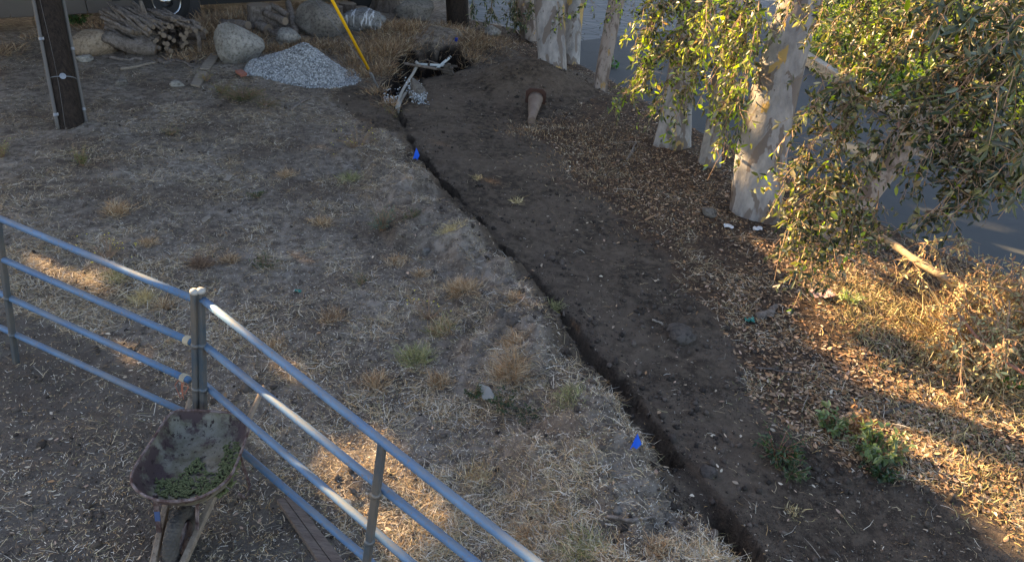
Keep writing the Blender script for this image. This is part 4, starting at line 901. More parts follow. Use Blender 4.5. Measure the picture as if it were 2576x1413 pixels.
# ------------------------------------------------------------------ pit pipes and hoses
def hose(pts, rad, label, name='hose', mt='pvc', cat='hose', group=None, extra=None, org=None):
    P = np.array([W(x, y, d) for x, y, d in pts]); t = np.linspace(0, 1, len(P)); tt = np.linspace(0, 1, 40)
    Q = np.stack([np.interp(tt, t, P[:, i]) for i in range(3)], 1); k = np.ones(7) / 7
    for _ in range(2):
        Z = Q.copy()
        for i in range(3): Z[3:-3, i] = np.convolve(Q[:, i], k, 'valid')
        Q = Z
    m = MB(); m.tube(Q, rad, 12); return m, Q
d0 = depth(G(1040, 190, .05)); d1 = depth(G(998, 285, -.05))
for pts, lab in (([(1048, 168, d0), (1040, 185, d0 - .1), (1024, 208, d0 - .5), (1008, 236, d0 - 1.0), (1000, 262, d1 + .15), (995, 288, d1 + .1)], 'longer grey flexible conduit bending down out of the pit'),
                 ([(1020, 235, d0 - .6), (1012, 248, d0 - .9), (1004, 265, d1 + .15), (1001, 288, d1 + .1)], 'shorter grey conduit close beside the longer bent one')):
    m, Q = hose(pts, .029, lab); tag(m.build('conduit', M['pvc'], smooth=True, org=Q[0]), lab, 'conduit', 'bent conduits in the pit')
pe = empty('pipework', gp(1090, 165), 'rusty and white pipework with valves lying across the pit', 'pipework')
def pipe(a, b, rad, mt, nm='pipe', n_=10):
    A = W(*a); B = W(*b); m = MB(); m.tube(np.stack([A, B]), rad * .8, n_); o = m.build(nm, M[mt], pe, True); return o
dq = d0 - .05
pipe((1016, 160, dq), (1100, 174, dq - .05), .032, 'log'); pipe((1100, 173, dq - .05), (1138, 181, dq - .1), .028, 'iron')
pipe((1050, 162, dq + .1), (1125, 166, dq + .05), .034, 'pvc_white'); pipe((1110, 164, dq + .06), (1150, 168, dq + .04), .03, 'iron')
pipe((1098, 174, dq), (1130, 146, dq + .15), .036, 'pvc_white'); pipe((1122, 152, dq + .12), (1132, 144, dq + .17), .043, 'iron', 'coupling')
pipe((1128, 148, dq + .15), (1133, 143, dq + .18), .036, 'pvc_white', 'cap'); pipe((1070, 150, dq + .3), (1112, 165, dq + .1), .018, 'log')
pipe((1046, 156, dq + .1), (1056, 166, dq + .08), .042, 'pvc', 'coupling'); pipe((1076, 162, dq + .08), (1082, 163, dq + .08), .042, 'iron', 'coupling')
for x, y in ((1122, 172), (1134, 177), (1128, 168)):
    m = MB(); c = W(x, y, dq - .05); lathe(m, c - [0, 0, .1], [0, 0, 1], [(.07, 0), (.09, .03), (.06, .07), (.045, .12), (.055, .13), (.05, .16), (.02, .17)], 16); m.build('valve', M['iron'], pe, True)
c = gp(1147, 108, .03); m = MB(); lathe(m, c, [0.1, 0, 1], [(.03, 0), (.035, .02), (.03, .04), (.04, .05), (.035, .08), (.012, .085)], 14); tag(m.build('valve_cap', M['bluedark'], smooth=True, org=c), 'small dark blue plastic cap in the grass above the pit', 'cap')

# flags
for (px, py, hp), lab in (((1047, 403, 24), 'small blue marker flag beside the upper part of the trench'), ((1595, 1128, 38), 'small blue marker flag beside the lower part of the trench')):
    b = gp(px, py); s = depth(b) / FP * hp * 1.25; e = empty('marker_flag', b, lab, 'flag', 'blue marker flags')
    m = MB(); m.tube(np.stack([b - [0, 0, .05], b + [0, 0, s * 1.1]]), .0015, 5); m.build('wire', M['wire'], e)
    m = MB(); V = [b + [-.01, 0, s * .15], b + [.0, 0, s * 1.1], b + [s * .30, -.02, s * .50], b + [s * .12, -.01, s * .05], b + [-s * .26, -.03, s * .12]]
    m.add(V + [v + np.array([0, .004, 0]) for v in V], [[0, 1, 2, 3], [0, 1, 4], [8, 7, 6, 5], [9, 6, 5]]); m.build('flag', M['flag'], e)
# cone lying upside down against the mound
cb = gp(1346, 262) + [0, 0, .10]; ct = gp(1336, 312) + [0, 0, .05]; dv = unit(ct - cb); Lc_ = np.linalg.norm(ct - cb)
e = empty('traffic_cone', cb, 'faded dirty traffic cone lying with its base up against the dark mound', 'traffic cone')
sc_ = Lc_; rb = rad_at(38, depth(cb)); rt_ = rad_at(19, depth(cb))
m = MB(); lathe(m, cb, dv, [(rb, .0), (rb * .93, Lc_ * .12), (rb * .72, Lc_ * .45), (rb * .5, Lc_ * .78), (rt_, Lc_), (rt_ * .7, Lc_ * .995)], 26); m.build('body', M['cone'], e, True)
fr = frame(dv); m = MB(); m.box(cb - dv * .02, (.018, rb * 1.35, rb * 1.35), fr, rb * .45); m.build('base', M['cone_base'], e)

# litter scraps
for k, (px, py, s, mt, lab, cat) in enumerate([(1885, 808, .05, 'teal', 'crumpled teal plastic scrap in the leaf litter', 'plastic scrap'), (1832, 572, .06, 'paper', 'crumpled white paper scrap below the biggest gum, left piece', 'paper scrap'), (1905, 578, .06, 'paper', 'crumpled white paper scrap at the foot of the biggest gum', 'paper scrap'),
                                           (1102, 618, .03, 'scrapblue', 'scrap of pale blue plastic in the dry grass left of the trench', 'plastic scrap'), (750, 735, .035, 'teal', 'small teal scrap in the dry grass of the field', 'plastic scrap'), (2065, 745, .12, 'pink', 'crumpled pinkish clear plastic bag at the edge of the sunny patch', 'plastic bag')]):
    b = gp(px, py, .01); r = np.random.default_rng(k + 70); n_ = 7; gx, gy = np.meshgrid(np.linspace(-1, 1, n_), np.linspace(-.7, .7, n_)); z = r.uniform(0, .5, gx.shape)
    V = b + np.stack([gx.ravel() * s, gy.ravel() * s, z.ravel() * s], 1) + r.normal(0, s * .1, (n_ * n_, 3)); q = (np.arange(n_ - 1)[:, None] * n_ + np.arange(n_ - 1)[None]).ravel()
    tag(link_mesh('scrap', V, np.stack([q, q + 1, q + n_ + 1, q + n_], 1), M[mt], org=b), lab, cat)

# ------------------------------------------------------------------ utility pole and guy
pb_ = gp(177, 312); pdp = depth(pb_); ptop = W(112, -30, pdp - .15)
dv = unit(ptop - pb_); e = empty('utility_pole', pb_, 'dark brown wooden utility pole with grey conduits strapped to it', 'utility pole')
rp = rad_at(62, pdp); P = np.stack([pb_ + dv * t for t in np.linspace(-.4, 8.5, 30)]); m = MB(); m.tube(P, np.linspace(rp, rp * 1.0, 30), 40, jit=.015); m.build('pole', M['creosote'], e, True)
vd = unit((CAM - pb_) - dv * ((CAM - pb_) @ dv)); sd = unit(np.cross(dv, vd)); 
if sd @ _r < 0: sd = -sd
CR = rp * .14
for ang, rc, mt, nm in ((-52, CR, 'conduit', 'conduit'), (96, CR, 'conduit', 'conduit'), (-22, .003, 'conduit', 'ground_wire')):
    a = R(ang); o_ = sd * math.sin(a) + vd * math.cos(a); PP = np.stack([pb_ + dv * t + o_ * (rp + rc) + (sd * .02 * math.sin(t * 2.2) if nm == 'ground_wire' else 0) for t in np.linspace(-.1, 8.2, 50)])
    m = MB(); m.tube(PP, rc, 10); c_ = m.build(nm, M[mt], e, True)
    if nm == 'conduit':
        for h in ((.12, 1.25, 2.7) if ang < 0 else (.22, 1.15, 2.6)):
            mm = MB(); q = pb_ + dv * h + o_ * (rp + rc); fr = np.array([dv, unit(np.cross(dv, o_)), o_]); mm.tube(np.stack([q - dv * .02, q + dv * .02]), rc * 1.2, 12); mm.box(q + fr[1] * rc * 1.6, (.02, rc * .8, .004), fr); mm.build('strap', M['galv'], c_)
th = np.linspace(-1.5, 1.5, 24); hq = pb_ + dv * .68; m = MB(); m.tube(np.stack([hq + (sd * math.sin(a) + vd * math.cos(a)) * (rp + .004) for a in th]), .007, 6); m.build('band', M['galv'], e)
q = hq + (sd * .1 + vd * .995) * (rp + .008); m = MB(); lathe(m, q, vd, [(.045, 0), (.045, .006), (.02, .008), (.02, .02), (.004, .022)], 20); m.build('disc', M['galv'], e)
ga = gp(952, 222); gt = G(835, 0, 1.75); gd = unit(gt - ga); e = empty('guy_wire', ga, 'bright yellow guy wire guard rising to the top edge of the photo from its anchor', 'guy wire')
def onpix(px, py):                    # point of the guy line nearest to a photo position
    t = np.linspace(0, 4, 800); Q = ga + gd * t[:, None]; X, Y = projv(Q); return ga + gd * t[np.argmin((X - px) ** 2 + (Y - py) ** 2)]
g0 = onpix(938, 168); m = MB(); m.tube(np.stack([g0, g0 + gd * 1.2, g0 + gd * 2.6]), [.026, .027, .027], 14); m.build('guard', M['guard'], e, True)
m = MB(); m.tube(np.stack([ga - gd * .1, g0 + gd * .05]), .008, 8); m.build('wire', M['wire'], e)
m = MB(); m.tube(np.stack([ga - gd * .2, ga + gd * .30]), .018, 8); m.box(ga + gd * .34, (.06, .03, .02), frame(gd), .005); m.build('anchor_rod', M['galv'], e)
g1 = W(790, -5, depth(g0) + .2); m = MB(); m.tube(np.stack([g0 + [-.02, 0, 0], g1, g1 + (g1 - g0) * 2]), .005, 6); m.build('cable', M['wire'], e)
m = MB(); m.tube(np.stack([g0 + gd * 2.5, g0 + gd * 9]), .006, 6); m.build('upper_wire', M['wire'], e)

# ------------------------------------------------------------------ recreational vehicle
wc = gp(418, 50); u1 = G(150, 32, .42); u2 = G(357, 21, .42); uv = unit((u2 - u1) * [1, 1, 0]); nv = np.array([uv[1], -uv[0], 0]); 
if nv[1] > 0: nv = -nv                                          # outwards, to the camera
rvo = u1 + uv * ((wc - u1) @ uv); rvo[2] = 0
e = empty('motorhome', rvo, 'taupe motorhome parked at the top left, only its lower side and one wheel in view', 'motorhome')
fr = np.array([uv, nv, [0, 0, 1.]])
def rvbox(c, h, mt, nm, par=None, bev=0): m = MB(); m.box(rvo + fr.T @ np.array(c), h, fr, bev); return m.build(nm, M[mt], par or e)
WR = rad_at(112, depth(wc)); zc = WR
rvbox((1.0, -1.25, 1.95), (6.2, 1.2, 1.2), 'rv', 'body', bev=.05)
rvbox((-2.95, -.045, .60), (1.15, .035, .18 + .0), 'rv', 'skirt_panel', bev=.01)
for x0, x1 in ((-5.1, -3.15), (-3.14, -1.70), (-1.69, -.72), (.78, 2.2), (2.21, 4.2), (4.21, 7.1)):
    p_ = rvbox(((x0 + x1) / 2, -.035, .60 + (.11 if x0 > 0 else 0)), ((x1 - x0) / 2 - .004, .03, .24 if x0 < 0 else .14), 'rv' if x0 < 3 else 'rv_white', 'compartment_door', bev=.012)
    xl = (x0 + x1) / 2 + .12
    if x0 < 0: rvbox((xl, .0, .66), (.085, .012, .06), 'rv_trim', 'latch', p_, .005)
rvbox((0, -.6, .6), (.74, .55, .55), 'rv_trim', 'wheel_arch')
rvbox((1.0, -1.3, .48), (6.0, 1.0, .12), 'rv_trim', 'chassis')
for x in (-1.5, 1.8, 4.4): rvbox((x, .0, 2.3), (.6, .012, .34), 'glass', 'window')
rvbox((-4.3, -.0, .52), (.05, .014, .02), 'brick', 'marker_light')
c0 = rvo + fr.T @ np.array([0, -.14, zc]); m = MB(); lathe(m, c0 - nv * .12, nv, [(WR * .60, 0), (WR * .93, .0), (WR, .03), (WR, .20), (WR * .95, .235), (WR * .62, .24), (WR * .60, .20)], 48); wh = m.build('wheel', M['rubber'], e, True)
m = MB(); lathe(m, c0 - nv * .12, nv, [(WR * .62, .10), (WR * .62, .235), (WR * .58, .24), (WR * .53, .19), (WR * .50, .15), (WR * .30, .17), (WR * .27, .22), (WR * .16, .25), (WR * .15, .27), (WR * .05, .28)], 48); m.build('rim', M['chrome'], wh, True)
for k in range(8):
    a = k * math.pi / 4; q = c0 + nv * .045 + (uv * math.cos(a) + np.array([0, 0, 1]) * math.sin(a)) * WR * .36; m = MB(); m.tube(np.stack([q, q + nv * .04]), .018, 8); m.build('lug_nut', M['chrome'], wh)
for x in (5.2,):
    c1 = rvo + fr.T @ np.array([x, -.14, zc]); m = MB(); lathe(m, c1 - nv * .12, nv, [(WR * .60, 0), (WR * .93, .0), (WR, .03), (WR, .20), (WR * .95, .235), (WR * .62, .24), (WR * .3, .20)], 32); m.build('wheel', M['rubber'], e, True)

# yellow marker post and things across the road
c = G(2318, 128, .05) if True else None; m = MB(); lathe(m, c + [0, 0, -.05], [0, 0, 1], [(.16, 0), (.16, .06), (.11, .08), (.11, .55), (.15, .58), (.15, .64), (.12, .72), (.05, .80), (.04, .86), (.01, .87)], 20)
m.tube(np.stack([c + [-.2, 0, .42], c + [.2, 0, .42]]), .06, 12); tag(m.build('fire_hydrant', M['yellow'], smooth=True, org=c), 'yellow hydrant seen through the leaves across the road', 'hydrant')

# ------------------------------------------------------------------ scatter
def sample(n_px, n_w, box=(-6.5, 9, 1.8, 20), pxbox=(-100, -20, 2700, 1520), seed=1):
    r = np.random.default_rng(seed); X = r.uniform(pxbox[0], pxbox[2], n_px); Y = r.uniform(pxbox[1], pxbox[3], n_px)
    D = _f[None] + _r[None] * ((X - 1288) / FP)[:, None] - _u[None] * ((Y - 706.5) / FP)[:, None]; k = -H / D[:, 2]; Pp = D[:, :2] * k[:, None]
    Pw = np.stack([r.uniform(box[0], box[1], n_w), r.uniform(box[2], box[3], n_w)], 1); return np.vstack([Pp, Pw]), r
def masks(P):
    x, y = P[:, 0], P[:, 1]; dt, sg, _ = seg_dist(x, y, TR); sp_ = inpoly(x, y, SPOIL); dp_, _, _ = seg_dist(x, y, [tuple(pa), tuple(pb), tuple(pc), tuple(pd)])
    rf = roadfac(x + fbm(x, y, .5, 4, 2) * .2, y); li = inpoly(x, y, LITP) & ~sp_; yd = inpoly(x, y, YARD); gr = (np.hypot((x - gc[0]) / gw, (y - gc[1]) / (gw * .8)) < 1.02)
    return dict(tr=(dt < .16), sp=sp_, li=li, yd=yd, rd=rf > -.02, pit=dp_ < .33, gr=gr, dt=dt * sg)
STR = np.array([[.56, .43, .26], [.64, .55, .42], [.38, .25, .14], [.46, .28, .12], [.32, .28, .15], [.68, .62, .52]])
def straw(name, n_px, n_w, densf, lrng, wrng, palw, label, seed, lift=.006, upz=.010, mt='straw'):
    P, r = sample(n_px, n_w, seed=seed); mk = masks(P); d = densf(P, mk); P = P[r.random(len(P)) < d]; n = len(P)
    z = ht(P[:, 0], P[:, 1]); P3 = np.stack([P[:, 0], P[:, 1], z + r.uniform(.001, lift, n)], 1)
    a = r.uniform(0, 2 * np.pi, n); D = np.stack([np.cos(a), np.sin(a), r.normal(0, .10, n)], 1); N = np.stack([r.normal(0, .5, n), r.normal(0, .5, n), np.ones(n)], 1)
    L_ = r.uniform(*lrng, n) * r.uniform(.5, 1.3, n); up = np.zeros((n, 3)); up[:, 2] = np.abs(r.normal(0, upz, n))
    V, Fq = ribbons(P3, D, unit(N), L_, r.uniform(*wrng, n), up=up, bend=r.normal(0, .16, (n, 1)))
    k = r.choice(len(STR), n, p=np.array(palw) / sum(palw)); cc = STR[k] * r.uniform(.5, 1.25, (n, 1)); o = link_mesh(name, V, Fq, M[mt], col=np.repeat(cc, 6, 0)); return tag(o, label, 'dry grass', kind='stuff')
def dfield(P, mk):
    x, y = P[:, 0], P[:, 1]; n1 = fbm(x, y, 1.6, 101, 3); n2 = fbm(x, y, .38, 105, 3)
    d = np.clip(.42 + n1 * 1.3 + n2 * 2.2, .03, 1)
    d = np.where(mk['sp'], .008, d); d = np.where(mk['li'], .5 * np.clip(.3 + n2 * 3, 0, 1), d); d = np.where(mk['yd'], .04 * d, d)
    left = np.clip(mk['dt'] / .9 + 1, .25, 1) if False else 1
    edge = np.where((~mk['sp']) & (mk['dt'] < 0) & (mk['dt'] > -.55), .35, 1.); d = d * edge
    return np.where(mk['rd'] | mk['pit'] | mk['gr'] | mk['tr'], 0, d)
straw('dry_grass', 260000, 90000, dfield, (.035, .15), (.0020, .0040), (5, 3, 2.5, 2.4, 1.5, 1.5), 'thin bleached dry grass stalks strewn over the dirt field', 201, .012, .02)
straw('straw_chaff', 170000, 50000, lambda P, mk: np.where(mk['rd'] | mk['pit'] | mk['gr'], 0, np.where(mk['sp'], .05, np.where(mk['li'], .25, np.where(mk['yd'], .28, .8)))), (.010, .035), (.002, .005), (3, 4, 3, 2, 2, 2), 'short chaff and broken straw bits all over the dirt', 202, .006, .004)
# hay dust in the corral and by the slanting fence
def dhay(P, mk):
    x, y = P[:, 0], P[:, 1]; g = np.array(LITPOLY[0]).mean(0); d_ = np.exp(-(((x - g[0]) / 1.5) ** 2 + ((y - g[1]) / 1.3) ** 2)); n2 = fbm(x, y, .3, 111, 3)
    return np.where(mk['tr'] | mk['sp'], 0, np.clip(d_ * (.5 + n2 * 2.2), 0, .95))
straw('hay_litter', 90000, 15000, dhay, (.012, .07), (.002, .004), (6, 3, 1, 2, 3, 2), 'golden hay scattered thickly under the slanting fence panel', 203, .010, .008)
# leaf litter
LP_ = np.array([[.42, .27, .16], [.26, .15, .075], [.52, .39, .27], [.36, .19, .09], [.46, .31, .22], [.17, .10, .06], [.56, .46, .34]])
def leaflit(name, n_px, n_w, densf, seed, label, lr=(.030, .070), wr=.44, palw=(4, 4.5, .8, 3.5, 1.6, 4.5, .5), lift=.02):
    P, r = sample(n_px, n_w, seed=seed); mk = masks(P); d = densf(P, mk); P = P[r.random(len(P)) < d]; n = len(P); z = ht(P[:, 0], P[:, 1])
    P3 = np.stack([P[:, 0], P[:, 1], z + r.uniform(.003, lift, n)], 1); a = r.uniform(0, 2 * np.pi, n); D = np.stack([np.cos(a), np.sin(a), r.normal(0, .22, n)], 1)
    N = np.stack([r.normal(0, .35, n), r.normal(0, .35, n), np.ones(n)], 1); L_ = r.uniform(*lr, n); V, Fq = leafmesh(P3, D, unit(N), L_, L_ * wr * r.uniform(.6, 1.3, n), r.uniform(-.3, .35, (n, 1)), r.uniform(-.12, .15, (n, 1)))
    k = r.choice(len(LP_), n, p=np.array(palw) / sum(palw)); cc = LP_[k] * r.uniform(.5, 1.15, (n, 1)); return tag(link_mesh(name, V, Fq, M['litter'], col=np.repeat(cc, 6, 0)), label, 'dead leaves', kind='stuff')
def dlit(P, mk):
    x, y = P[:, 0], P[:, 1]; n1 = fbm(x, y, 1.2, 121, 3); ds, _, _ = seg_dist(x, y, SPOIL + [SPOIL[0]])
    d = np.clip(.55 + n1 * 1.5, .10, 1) * np.clip(.35 + ds / 1.0, 0, 1)
    return np.where(mk['li'] & ~mk['rd'], d, 0)
leaflit('leaf_litter', 100000, 46000, dlit, 204, 'brown and pink fallen gum leaves covering the bank under the trees')
leaflit('strewn_leaves', 9000, 3000, lambda P, mk: np.where(mk['rd'] | mk['pit'], .02, np.where(mk['sp'], .10, np.where(mk['li'], .0, np.where(mk['dt'] > -1.2, .07, .02)))), 205, 'odd pale fallen leaves strewn on the dark spoil and the road', palw=(2, 1, 4, 1, 3, 1, 4), lr=(.03, .06))
# clods and pebbles
P, r = sample(60000, 26000, seed=206); mk = masks(P); x, y = P[:, 0], P[:, 1]
d = np.where(mk['sp'], np.clip(.35 + fbm(x, y, .5, 131, 3) * 2.4, .06, 1), .07); d = d + .8 * np.exp(-((mk['dt'] - .30) / .14) ** 2) * (fbm(x, y, .25, 133, 2) > -.05); g = gp(1345, 250); d = d + .9 * np.exp(-((x - g[0]) ** 2 + (y - g[1] + .2) ** 2) / 1.2); d = np.where(mk['rd'] | mk['gr'], 0, d); P = P[r.random(len(P)) < d]; n = len(P)
sz = .0035 + .010 * r.random(n) ** 4 + .034 * r.random(n) ** 10; P3 = np.stack([P[:, 0], P[:, 1], ht(P[:, 0], P[:, 1]) + sz * .3], 1); V, Fq, k = pebbles(P3, sz, r)
cc = np.array([.085, .066, .052]) * r.uniform(.4, 1.7, (n, 1)); w_ = (r.random(n) < .035) & (sz < .014); cc[w_] = np.array([.32, .30, .26]) * r.uniform(.5, 1.1, (w_.sum(), 1))
tag(link_mesh('clods', V, Fq, M['stone_col'], col=np.repeat(cc, k, 0)), 'small dark earth clods and grit over the dug soil', 'clods', kind='stuff')

def blades(spots, seed, pal, wd=(.002, .004), spread=.55, root=.5):
    wd = (wd[0] * 1.35, wd[1] * 1.35)
    """spots: (centre xyz, radius, n, height)"""
    r = np.random.default_rng(seed); PP = []; DD = []; LL = []
    for c, rad, n, hh in spots:
        q = r.normal(0, root, (n, 2)) * rad; x = c[0] + q[:, 0]; y = c[1] + q[:, 1]; PP.append(np.stack([x, y, ht(x, y) - .004], 1))
        o_ = np.concatenate([q / rad * .6 + r.normal(0, spread, (n, 2)), np.ones((n, 1)) * r.uniform(.35, 1.2, (n, 1))], 1); DD.append(unit(o_)); LL.append(hh * r.uniform(.4, 1.25, n))
    P = np.vstack(PP); D = np.vstack(DD); L_ = np.concatenate(LL); n = len(P); N = unit(r.normal(0, 1, (n, 3)) + [0, -1, .3]); up = np.zeros((n, 3)); up[:, 2] = -L_ * r.uniform(.0, .45, n)
    V, Fq = ribbons(P, D, N, L_, r.uniform(*wd, n), up=up, bend=r.normal(0, .12, (n, 1))); pal = np.array(pal); cc = pal[r.integers(0, len(pal), n)] * r.uniform(.5, 1.2, (n, 1)); return V, Fq, np.repeat(cc, 6, 0)
BR = [[.36, .22, .11], [.42, .29, .17], [.28, .16, .08], [.48, .38, .25]]; DK = [[.16, .10, .065], [.22, .14, .09]]; OL = [[.26, .25, .10], [.36, .32, .17], [.18, .19, .08]]; GLD = [[.50, .38, .18], [.44, .32, .14], [.56, .46, .26]]
r = np.random.default_rng(55)
fringe = []
for px, py, rad, n, hh in [(520, 78, .4, 450, .4), (540, 95, .5, 600, .35), (520, 130, .45, 400, .25), (560, 60, .5, 400, .45), (610, 60, .4, 300, .35), (470, 150, .4, 250, .2), (690, 128, .5, 500, .22), (640, 100, .3, 250, .25), (760, 118, .5, 450, .2), (820, 122, .5, 450, .22), (880, 125, .5, 420, .22), (915, 150, .45, 500, .28), (935, 105, .5, 350, .2), (980, 108, .5, 600, .2), (1020, 100, .5, 800, .2), (1065, 98, .5, 800, .22), (1110, 102, .5, 800, .22), (1160, 112, .5, 700, .22), (1190, 130, .4, 500, .18), (1240, 130, .6, 500, .10), (1210, 90, .6, 400, .12), (960, 70, .5, 400, .25), (1040, 70, .5, 350, .25), (1130, 75, .5, 350, .25), (1200, 115, .5, 350, .22),
                           (975, 130, .35, 500, .3), (960, 180, .3, 350, .3), (905, 185, .35, 400, .2), (240, 75, .5, 300, .25), (90, 95, .4, 150, .15), (10, 130, .4, 250, .2), (330, 70, .4, 100, .3), (670, 190, .2, 60, .1), (1250, 100, .6, 300, .12), (1010, 122, .4, 600, .25), (1060, 116, .3, 450, .25), (1110, 116, .35, 500, .25),
                           (960, 235, .3, 260, .2), (985, 262, .25, 200, .16), (1430, 340, .9, 700, .07), (1480, 420, .9, 700, .07), (1560, 470, .9, 600, .07), (1600, 400, .9, 500, .06), (1700, 470, .9, 500, .06), (1530, 340, .8, 400, .06), (1650, 560, .8, 400, .06), (1330, 330, .4, 300, .08), (1600, 330, .8, 400, .06), (1780, 560, .6, 300, .06)]:
    g = gp(px, py); fringe.append((g, rad, int(n * 1.2), hh))
V, Fq, cc = blades(fringe, 56, BR + DK, (.004, .009)); tag(link_mesh('dry_grass_fringe', V, Fq, M['straw'], col=cc), 'rust-brown dry grass round the boulders, the pit edge and the tree bank', 'dry grass', kind='stuff')
sun_g = [(gp(px, py), rd_, n, hh) for px, py, rd_, n, hh in [(2150, 730, .5, 500, .12), (2250, 780, .6, 700, .14), (2330, 860, .6, 700, .14), (2420, 900, .6, 700, .16), (2500, 1000, .6, 600, .14), (2300, 1000, .6, 600, .10), (2200, 880, .5, 400, .10), (2400, 1130, .6, 500, .10), (2520, 1180, .5, 400, .12), (2150, 800, .4, 300, .12), (2550, 1300, .4, 350, .12), (2480, 1230, .4, 300, .10), (1980, 1000, .5, 200, .08)]]
V, Fq, cc = blades(sun_g, 57, GLD + OL, (.003, .006)); tag(link_mesh('golden_grass', V, Fq, M['straw'], col=cc), 'sunlit golden grass among the leaves at lower right', 'dry grass', kind='stuff')

TG = 'dry grass tufts in the field'
for k, (px, py, rad, n, hh, pal, lab) in enumerate([
    (1160, 730, .26, 900, .20, BR, 'biggest bushy orange-brown grass tuft left of the trench'), (1285, 935, .24, 700, .20, BR, 'bushy brown grass tuft behind the stone slab'), (1105, 965, .14, 350, .16, BR, 'upright brown grass tuft left of the stone slab'), (945, 965, .20, 450, .14, BR, 'brown grass tuft just outside the slanting fence'),
    (835, 800, .22, 420, .14, DK + BR, 'dark reddish grass tuft in the middle of the field'), (505, 665, .16, 420, .16, DK, 'darkest brown grass tuft, above the fence corner post'), (575, 655, .16, 300, .14, DK + BR, 'brown grass tuft right of the darkest tuft'), (375, 612, .12, 260, .13, BR, 'small brown tuft above the top fence rail'), (295, 530, .28, 500, .16, BR, 'loose tan grass tuft above the left fence rails'), (720, 440, .20, 300, .14, BR, 'wispy brown tuft in the upper middle of the field'),
    (1045, 900, .22, 450, .2, OL, 'tall olive-tan grass tuft in the lower middle field'), (1110, 830, .20, 400, .18, BR + OL, 'wispy tuft with greenish stalks right of the reddish tuft'), (1290, 862, .22, 380, .15, BR, 'straw-brown tuft below the dark earth clods'), (360, 755, .18, 380, .16, GLD, 'sunlit golden tuft behind the top fence rail'), (415, 770, .12, 260, .14, BR, 'small brown tuft next to the sunlit golden one'), (290, 700, .24, 420, .12, GLD + OL, 'flattened yellow-olive tuft seen between the left rails'),
    (1130, 580, .26, 450, .10, GLD, 'flat golden tuft right of the blue-green weed'), (885, 450, .3, 350, .14, OL, 'thin grey-olive tuft below the mustard weed'), (1000, 660, .25, 300, .10, BR, 'low brown tuft beside the grey stone'), (1655, 1385, .16, 350, .10, BR, 'small reddish-brown tuft near the bottom edge left of the trench'), (1325, 1350, .18, 360, .12, BR, 'orange-brown tuft touching the slanting top rail'), (1290, 760, .15, 250, .10, BR, 'small tan tuft beside the trench edge'),
    (1470, 1380, .22, 320, .16, OL, 'greenish grass tuft at the bottom edge'), (1060, 690, .14, 200, .12, BR, 'tan tuft in the bleached straw patch'), (1200, 450, .0 + .12, 60, .12, GLD, 'sparse pale tuft on the upper dark spoil'), (1298, 510, .10, 60, .14, GLD, 'sparse golden tuft alone in the middle of the dark spoil'), (1395, 780, .15, 200, .10, OL, 'faint tuft on the left lip of the trench'), (810, 560, .22, 320, .12, BR, 'brown straw tuft in the centre of the field'),
    (690, 870, .2, 300, .10, BR, 'tan tuft outside the fence corner'), (1430, 1000, .22, 280, .12, OL, 'dull green-tan tuft beside the lower flag'), (1200, 1200, .24, 380, .12, BR + GLD, 'straw-coloured tuft below the succulents'), (2000, 1290, .12, 60, .08, GLD, 'tiny pale tuft on the lower spoil')]):
    c = gp(px, py); V, Fq, cc = blades([(c, rad * 1.0, int(n * 1.35), hh * .9)], 300 + k, np.array(pal) * 1.25, (.0018, .0036), .85, .27); tag(link_mesh('grass_tuft', V, Fq, M['straw'], org=c, col=cc), lab, 'grass tuft', TG)

# green weeds
def weed(px, py, rad, hh, nst, nlf, ll, lw, pal, lab, seed, name='weed', cat='weed', stem='twig', flowers=0, up=.8, group='green weeds in the field'):
    r = np.random.default_rng(seed); c = gp(px, py); e = empty(name, c, lab, cat, group); bm = MB(); LPp = []; LDd = []; tips = []
    for k in range(nst):
        a = r.uniform(0, 2 * np.pi); b = c + np.array([math.cos(a), math.sin(a), 0]) * rad * .15 * r.random(); L_ = r.uniform(.5, 1.1); t_ = c + np.array([math.cos(a) * rad * L_, math.sin(a) * rad * L_, hh * r.uniform(.4, 1.15) * (1 - up * .4 * L_)]); t_[2] += float(ht(t_[0], t_[1])) - c[2]
        md = (b + t_) / 2 + [0, 0, hh * .18]; bm.tube(np.stack([b, md, t_]), [.003, .0022, .0012], 4, False); tips.append(t_)
        for j in range(nlf):
            v = r.uniform(.2, 1.0); LPp.append((1 - v) ** 2 * b + 2 * v * (1 - v) * md + v * v * t_ + r.normal(0, .006, 3)); LDd.append(unit(r.normal(0, .8, 3) + [math.cos(a) * .5, math.sin(a) * .5, .35]))
    bm.build('stem', M[stem], e)
    P = np.array(LPp); D = np.array(LDd); n = len(P); L2 = r.uniform(ll * .6, ll * 1.2, n); V, Fq = leafmesh(P, D, unit(r.normal(0, .5, (n, 3)) + [0, 0, 1]), L2, L2 * lw, .1, .2); pal = np.array(pal)
    link_mesh('foliage', V, Fq, M['leaf'], e, np.repeat(pal[r.integers(0, len(pal), n)] * r.uniform(.6, 1.3, (n, 1)), 6, 0))
    if flowers:
        fm = MB()
        for k in range(flowers): q = tips[r.integers(len(tips))] + r.normal(0, rad * .12, 3); lathe(fm, q, [0, -.3, 1], [(.004, 0), (.007, .003), (.003, .006)], 6)
        fm.build('flowers', M['mustard'], e)
M['mustard'] = mat('mustard', (.70, .60, .03), .7)
g1_ = [[.045, .075, .025], [.07, .10, .04]]; g2_ = [[.10, .145, .13], [.075, .12, .10]]; g3_ = [[.16, .17, .07], [.22, .21, .10]]; g4_ = [[.03, .06, .028], [.045, .08, .035]]; g5_ = [[.20, .24, .12], [.12, .17, .07]]
weed(610, 250, .42, .22, 150, 16, .022, .4, g1_, 'low spreading dark green plant below the gravel pile', 1, group=None)
